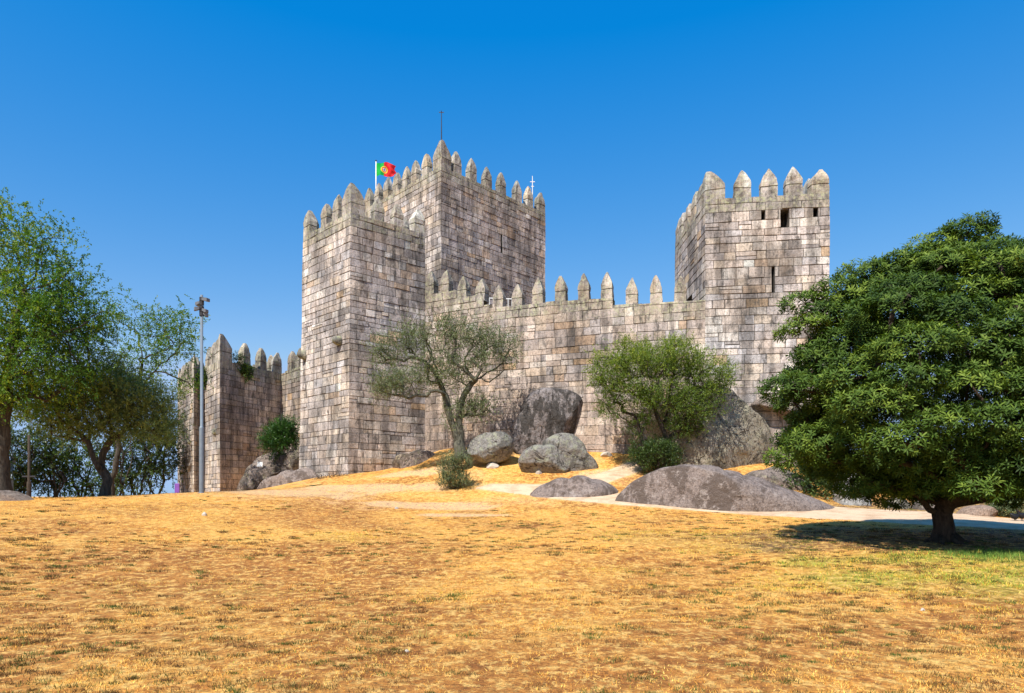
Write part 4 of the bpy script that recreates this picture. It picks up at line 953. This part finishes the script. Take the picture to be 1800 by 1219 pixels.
# ------------------------------------------------------------------ lamp posts, poles, flag
def lamp(name, label, px, d, zb, py_top, r1, r2, py_step, heads, cat="lamp post", group=None, mat=None):
    mat = mat or M_METAL; x = X(px, d); zt = P(px, py_top, d)[2]; root = empty(name, (x, d, zb), label, cat, group)
    zs_ = P(px, py_step, d)[2]; mb = MB(); c = lambda z: np.array([x, d, z])
    mb.tube([c(zb - .1), c(zb + .02), c(zs_ - .03), c(zs_), c(zs_ + .01), c(zt)], [r1, r1, r1, r1 * .96, r2, r2 * .92], 16); mb.build("pole", mat, root, True)
    mb = MB(); mb.tube([c(zb), c(zb + .03)], [r1 * 1.7, r1 * 1.6], 16); mb.build("base_plate", mat, root)
    for (py, side, fwd, ln) in heads:
        z = P(px, py, d)[2]; mb = MB(); a = c(z); dr = np.array([side, -fwd, 0.]); dr /= np.linalg.norm(dr); sd = np.array([-dr[1], dr[0], 0])
        h = root_head = None
        V = []
        for t, w, hh, dz in ((.02, .06, .035, .02), (.08, .10, .055, .0), (ln * .7, .105, .065, -.03), (ln * .9, .105, .07, -.04), (ln * .9 + .03, .09, .055, -.04)):
            for s1, s2 in ((-1, -1), (1, -1), (1, 1), (-1, 1)):
                V.append(a + dr * (r2 + t - .04) + sd * w * s1 + np.array([0, 0, hh * s2 + dz]))
        Fc = [(k * 4 + i, k * 4 + (i + 1) % 4, k * 4 + 4 + (i + 1) % 4, k * 4 + 4 + i) for k in range(4) for i in range(4)] + [(3, 2, 1, 0), (16, 17, 18, 19)]
        mb.add(V, Fc); fo = mb.build("floodlight", M_LAMP, root)
        mb = MB(); mb.tube([c(z - .09), c(z + .09)], [r2 * 1.5, r2 * 1.5], 12); mb.build("clamp", M_DARKM, root)
    return root
xl, yl = X(354.5, 27.8), 27.8
lamp("lamp_post", "tall grey lamp post with four floodlights standing before the far tower", 354.5, 27.8, g1(xl, yl) - .02, 519, .098, .060, 751, [(527, 1, .35, .32), (533, -1, -.3, .22), (543, -1, .5, .26), (546, 1, .2, .22), (552, .8, -.3, .22)])
lamp("lamp_post", "small pale lamp post beside the big left trunk, far behind the crest", 21, 42, g1(X(21, 42), 42), 797, .08, .06, 840, [(804, 1, .3, .12), (811, -1, .3, .16), (811, 1, .1, .14)])
# dark pole with a crossbar
x = X(51, 40); zb = g1(x, 40); root = empty("pole", (x, 40, zb), "dark wooden pole with crossbar behind the crest, between the two left trunks", "pole")
mb = MB(); mb.tube([(x, 40, zb - .2), (x, 40, P(50, 848, 40)[2]), (x, 40, P(50, 846, 40)[2]), (x, 40, P(50, 765, 40)[2])], [.13, .12, .08, .07], 10); mb.build("shaft", M_BARKD, root, True)
mb = MB(); mb.box(P(51, 838, 40), (.8, .08, .09), bev=.01); mb.build("crossbar", M_DARKM, root)
# purple post
x = X(312, 46); mb = MB(); q = P(311.5, 858, 46); mb.box(q + np.array([0, 0, -.15]), (.30, .12, .9), .15, bev=.02); o = mb.build("sign_post", mat_plain("purple_paint", (.22, .09, .42), .5)); tag(o, "short purple sign post at the foot of the far turret", "sign post")
# rod on the keep
q = KC + (KR - KC) / np.linalg.norm(KR - KC) * .5 + (KL - KC) / np.linalg.norm(KL - KC) * .5
dk = q[1]; zt = P(776, 196, dk)[2]; xk = X(776, dk)
mb = MB(); mb.tube([(xk, dk, z_k - .03), (xk, dk, z_k + 2), (xk, dk, zt)], [.05, .045, .025], 8); mb.box(np.array([xk, dk, zt - .08]), (.36, .03, .05)); mb.box(np.array([xk, dk, zt - .02]), (.03, .3, .03))
tag(mb.build("lightning_rod", M_DARKM), "tall thin dark lightning rod on the keep's front corner", "lightning rod")
da = 60; xa = X(936, da); za = P(936, 310, da)[2]
mb = MB(); mb.tube([(xa, da, z_k - .04), (xa, da, za)], [.05, .03], 8); mb.box(np.array([xa, da, za - .5]), (.42, .04, .05)); mb.box(np.array([xa, da, za - .9]), (.25, .04, .05))
tag(mb.build("antenna", M_WHITE), "short white antenna mast behind the keep's right battlements", "antenna")
# flag
df = 58.6; xf = X(661, df); root = empty("flagpole", (xf, df, z_k - .03), "slim white flagpole on the left end of the keep", "flagpole")
ztf = P(661, 284, df)[2]; mb = MB(); mb.tube([(xf, df, z_k - .03), (xf, df, ztf)], [.06, .045], 10); mb.build("pole", M_WHITE, root, True)
mb = MB(); mb.tube([(xf, df, ztf - .01), (xf, df, ztf + .05), (xf, df, ztf + .12)], [.05, .09, .03], 8); mb.build("finial", M_DARKM, root, True)
def flag():
    NX, NZ = 90, 60; Wd, Hd = 1.62, 1.12; V = []; C = []
    z0 = P(661, 310.5, df)[2]
    for j in range(NZ + 1):
        for i in range(NX + 1):
            u, v = i / NX, j / NZ
            x = xf + .055 + u * Wd * (.97 - .05 * math.sin(9 * v + 1) * u); y = df - .22 * math.sin(8.5 * u + 2.6 * v) * (.3 + u) - .10 * math.sin(13 * u - 4 * v) * u
            z = z0 + v * Hd + .07 * math.sin(5 * u) + .10 * u - .14 * u * u; V.append((x, y, z))
            e = math.hypot((u - .4) * Wd, (v - .5) * Hd)
            col = (.01, .50, .07) if u < .4 else (.85, .03, .035)
            if e < .30: col = (.90, .72, .10)
            if e < .30 and abs(e - .24) > .05 and abs(math.sin(6 * math.atan2(v - .5, u - .4))) < .35: col = (.0, .33, .06) if u < .4 else (.72, .015, .02)
            sx = abs(u - .4) * Wd; sz = (v - .5) * Hd
            if sx < .17 and sz < .19 and sz > -.20 + max(0, sx - .08) * 1.2: col = (.72, .015, .02)
            if sx < .11 and sz < .13 and sz > -.14 + max(0, sx - .05) * 1.2: col = (.80, .80, .80)
            if (sx < .025 and abs(sz) < .1) or (sx < .08 and abs(sz) < .022): col = (.03, .10, .45)
            C.append(col)
    Fc = [(j * (NX + 1) + i, j * (NX + 1) + i + 1, (j + 1) * (NX + 1) + i + 1, (j + 1) * (NX + 1) + i) for j in range(NZ) for i in range(NX)]
    t = NT("flag_cloth"); a = t.attr(); t.out(a.outputs['Color'], .7)
    tr = t.n("ShaderNodeBsdfTranslucent"); t.l(a.outputs['Color'], tr.inputs[0]); mx = t.n("ShaderNodeMixShader"); mx.inputs[0].default_value = .4
    t.l(t.b.outputs[0], mx.inputs[1]); t.l(tr.outputs[0], mx.inputs[2]); t.l(mx.outputs[0], t.t.nodes["Material Output"].inputs[0])
    o = mesh_py("flag", V, Fc, t.m, None, C, True); tag(o, "green and red flag with a yellow and white emblem, flying from the keep's white pole", "flag")
flag()
# white handrail on the wall walk
ra, rb = A(X(822, 40.6), 40.6), A(X(900, 39.2), 39.2); zw = EYE + (HY - 548) / F * 40 - .35
root = empty("handrail", (ra[0], ra[1], zw - .4), "white metal handrail seen between the curtain wall's merlons below the keep", "handrail")
mb = MB(); mb.tube([(ra[0], ra[1], zw + 1.35), (rb[0], rb[1], zw + .85)], .03, 6); mb.tube([(ra[0], ra[1], zw + .45), (rb[0], rb[1], zw)], .02, 6); mb.build("rail", M_WHITE, root)
for k in range(13):
    q = ra + (rb - ra) * k / 12; mb = MB(); zz = zw + 1.35 - .5 * k / 12; mb.tube([(q[0], q[1], zw - .55), (q[0], q[1], zz)], .025, 6); mb.build("post", M_WHITE, root)

# two small black birds by the path
def hen(px, py, face, label, s=1.0):
    x, y = X(px, 22.6), 22.6; z = g1(x, y); mb = MB(); f = face; c = lambda a, b, h=0: np.array([x + f * a * s, y + h * s, z + b * s])
    mb.tube([c(-.20, .34), c(-.15, .29), (c(-.08, .22)), c(.02, .20), c(.10, .235), c(.14, .30), c(.16, .36), c(.185, .385), c(.22, .38)], [.015, .05, .085, .10, .075, .04, .035, .035, .006], 10)
    ob = mb.build("bird", mat_plain("black_feathers", (.012, .011, .012), .5), None, True); tag(ob, label, "bird", "black birds at the path edge")
    for o in (-.035, .035):
        m2 = MB(); m2.tube([c(.0, .14, o), c(.01, .07, o), c(0, 0, o)], [.014, .01, .008], 6); m2.tube([c(-.02, .006, o), c(.05, .006, o)], [.006, .004], 5); m2.build("leg", M_DARKM, ob)
    m2 = MB(); m2.tube([c(.17, .40), c(.185, .425), c(.20, .41)], [.012, .014, .008], 6); m2.build("comb", mat_plain("red_comb", (.4, .03, .02), .5), ob)
hen(1797, 916, -1, "black bird facing left on the path edge, nearer the photo's right border")
hen(1784, 914, 1, "black bird turned right beside the grey-green weedy shrub", .8)

# ------------------------------------------------------------------ grass
def grass():
    r = np.random.default_rng(900)
    def scatter(n, ymin, ymax, pw):
        t = r.random(n); y = ymin + (ymax - ymin) * t ** pw; x = r.uniform(-1, 1, n) * (y * .80 + 2.0); return x, y
    out = []
    x, y = scatter(800000, 4.2, 30, 1.3)
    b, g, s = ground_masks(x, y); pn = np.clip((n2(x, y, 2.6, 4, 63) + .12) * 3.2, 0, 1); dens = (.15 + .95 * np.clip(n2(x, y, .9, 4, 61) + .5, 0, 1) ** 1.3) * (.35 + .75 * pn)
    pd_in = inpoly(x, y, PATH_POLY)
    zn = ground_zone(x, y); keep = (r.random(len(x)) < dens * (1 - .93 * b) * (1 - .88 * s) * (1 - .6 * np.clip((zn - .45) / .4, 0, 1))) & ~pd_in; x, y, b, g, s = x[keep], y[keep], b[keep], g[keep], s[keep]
    h = r.uniform(.008, .028, len(x)) * (1 + 1.4 * g) * (.7 + .6 * np.clip((n2(x, y, 2.6, 4, 63) + .12) * 3, 0, 1)); w = .004 + .00065 * y
    base = np.array([[.83, .445, .08], [.72, .325, .05], [.93, .60, .145], [.44, .18, .03]])[r.choice(4, len(x), p=[.34, .26, .30, .10])] * r.uniform(.75, 1.1, (len(x), 1))
    gr = np.array([.24, .31, .035]) * r.uniform(.7, 1.5, (len(x), 1)); m = (r.random(len(x)) < g * .75 + .02)[:, None]; col = np.where(m, gr, base)
    yl_ = (g > .12)[:, None] & ~m; col = np.where(yl_, base * np.array([.92, 1.03, .75]), col)
    out.append((x, y, h, w, col, r.uniform(.4, 1.3, len(x))))
    # darker and greener clumps
    cx, cy = scatter(5200, 4.6, 27, 1.25); bb, gg, ss = ground_masks(cx, cy); dn = n2(cx, cy, .28, 3, 66)
    kp = (bb < .4) & (r.random(len(cx)) < np.clip(.4 + 1.6 * dn, .05, 1) * np.clip((29 - cy) / 12, .12, 1)) & ~inpoly(cx, cy, PATH_POLY); cx, cy, gg = cx[kp], cy[kp], gg[kp]
    K = 64; sz = r.uniform(.02, .09, len(cx)); X_ = np.repeat(cx, K) + r.normal(size=len(cx) * K) * np.repeat(sz * 1.3, K); Y_ = np.repeat(cy, K) + r.normal(size=len(cx) * K) * np.repeat(sz * .8, K)
    kc = np.array([[.085, .085, .015], [.13, .07, .022], [.06, .10, .015], [.17, .085, .025]])[r.choice(4, len(cx), p=[.3, .35, .15, .2])]
    out.append((X_, Y_, r.uniform(.015, .055, len(X_)) * np.repeat(.6 + sz * 6, K), .004 + .0006 * Y_, np.repeat(kc, K, 0) * r.uniform(.7, 1.4, (len(X_), 1)), r.uniform(.2, .8, len(X_))))
    # longer green grass in the edge of the tree's shade
    n = 26000; x = r.uniform(8.0, 18, n); y = 14.3 - .06 * (x - 9) + r.normal(size=n) * .38; k = r.random(n) < np.clip((x - 8) / 1.5, 0, 1) * (.4 + n2(x, y, .8, 3, 71)); x, y = x[k], y[k]
    out.append((x, y, r.uniform(.03, .12, len(x)), np.full(len(x), .010), np.array([.11, .19, .03]) * r.uniform(.6, 1.6, (len(x), 1)), r.uniform(.1, .6, len(x))))
    # a few seed stalks
    for (px, py, n) in [(740, 1122, 26), (1765, 985, 6), (1782, 985, 6)]:
        p = hit(px, py); out.append((p[0] + r.normal(size=n) * .08, p[1] + r.normal(size=n) * .08, r.uniform(.08, .22, n), np.full(n, .006), np.tile([.50, .42, .12], (n, 1)), r.uniform(.1, .4, n)))
    x = np.concatenate([o[0] for o in out]); y = np.concatenate([o[1] for o in out]); h = np.concatenate([o[2] for o in out]); w = np.concatenate([o[3] for o in out]); col = np.concatenate([o[4] for o in out]); ln = np.concatenate([o[5] for o in out])
    z = G(x, y) - .004; a = r.uniform(0, 6.283, len(x)); b_ = r.uniform(0, 6.283, len(x)); n = len(x)
    B = np.stack([x, y, z], -1); S = np.stack([np.cos(a), np.sin(a), np.zeros(n)], -1) * (w / 2)[:, None]; T = B + np.stack([np.cos(b_) * h * ln, np.sin(b_) * h * ln, h], -1)
    V = np.stack([B - S, B + S, T], 1).reshape(-1, 3); Fc = np.arange(n * 3).reshape(-1, 3)
    t = NT("straw_grass"); at = t.attr(); t.out(at.outputs['Color'], .8)
    o = mesh_np("grass", V, Fc, t.m, None, np.repeat(col, 3, 0)); tag(o, "short dry straw-coloured grass with green tufts covering the slope", "grass", kind='stuff')
    print("blades", n)
grass()
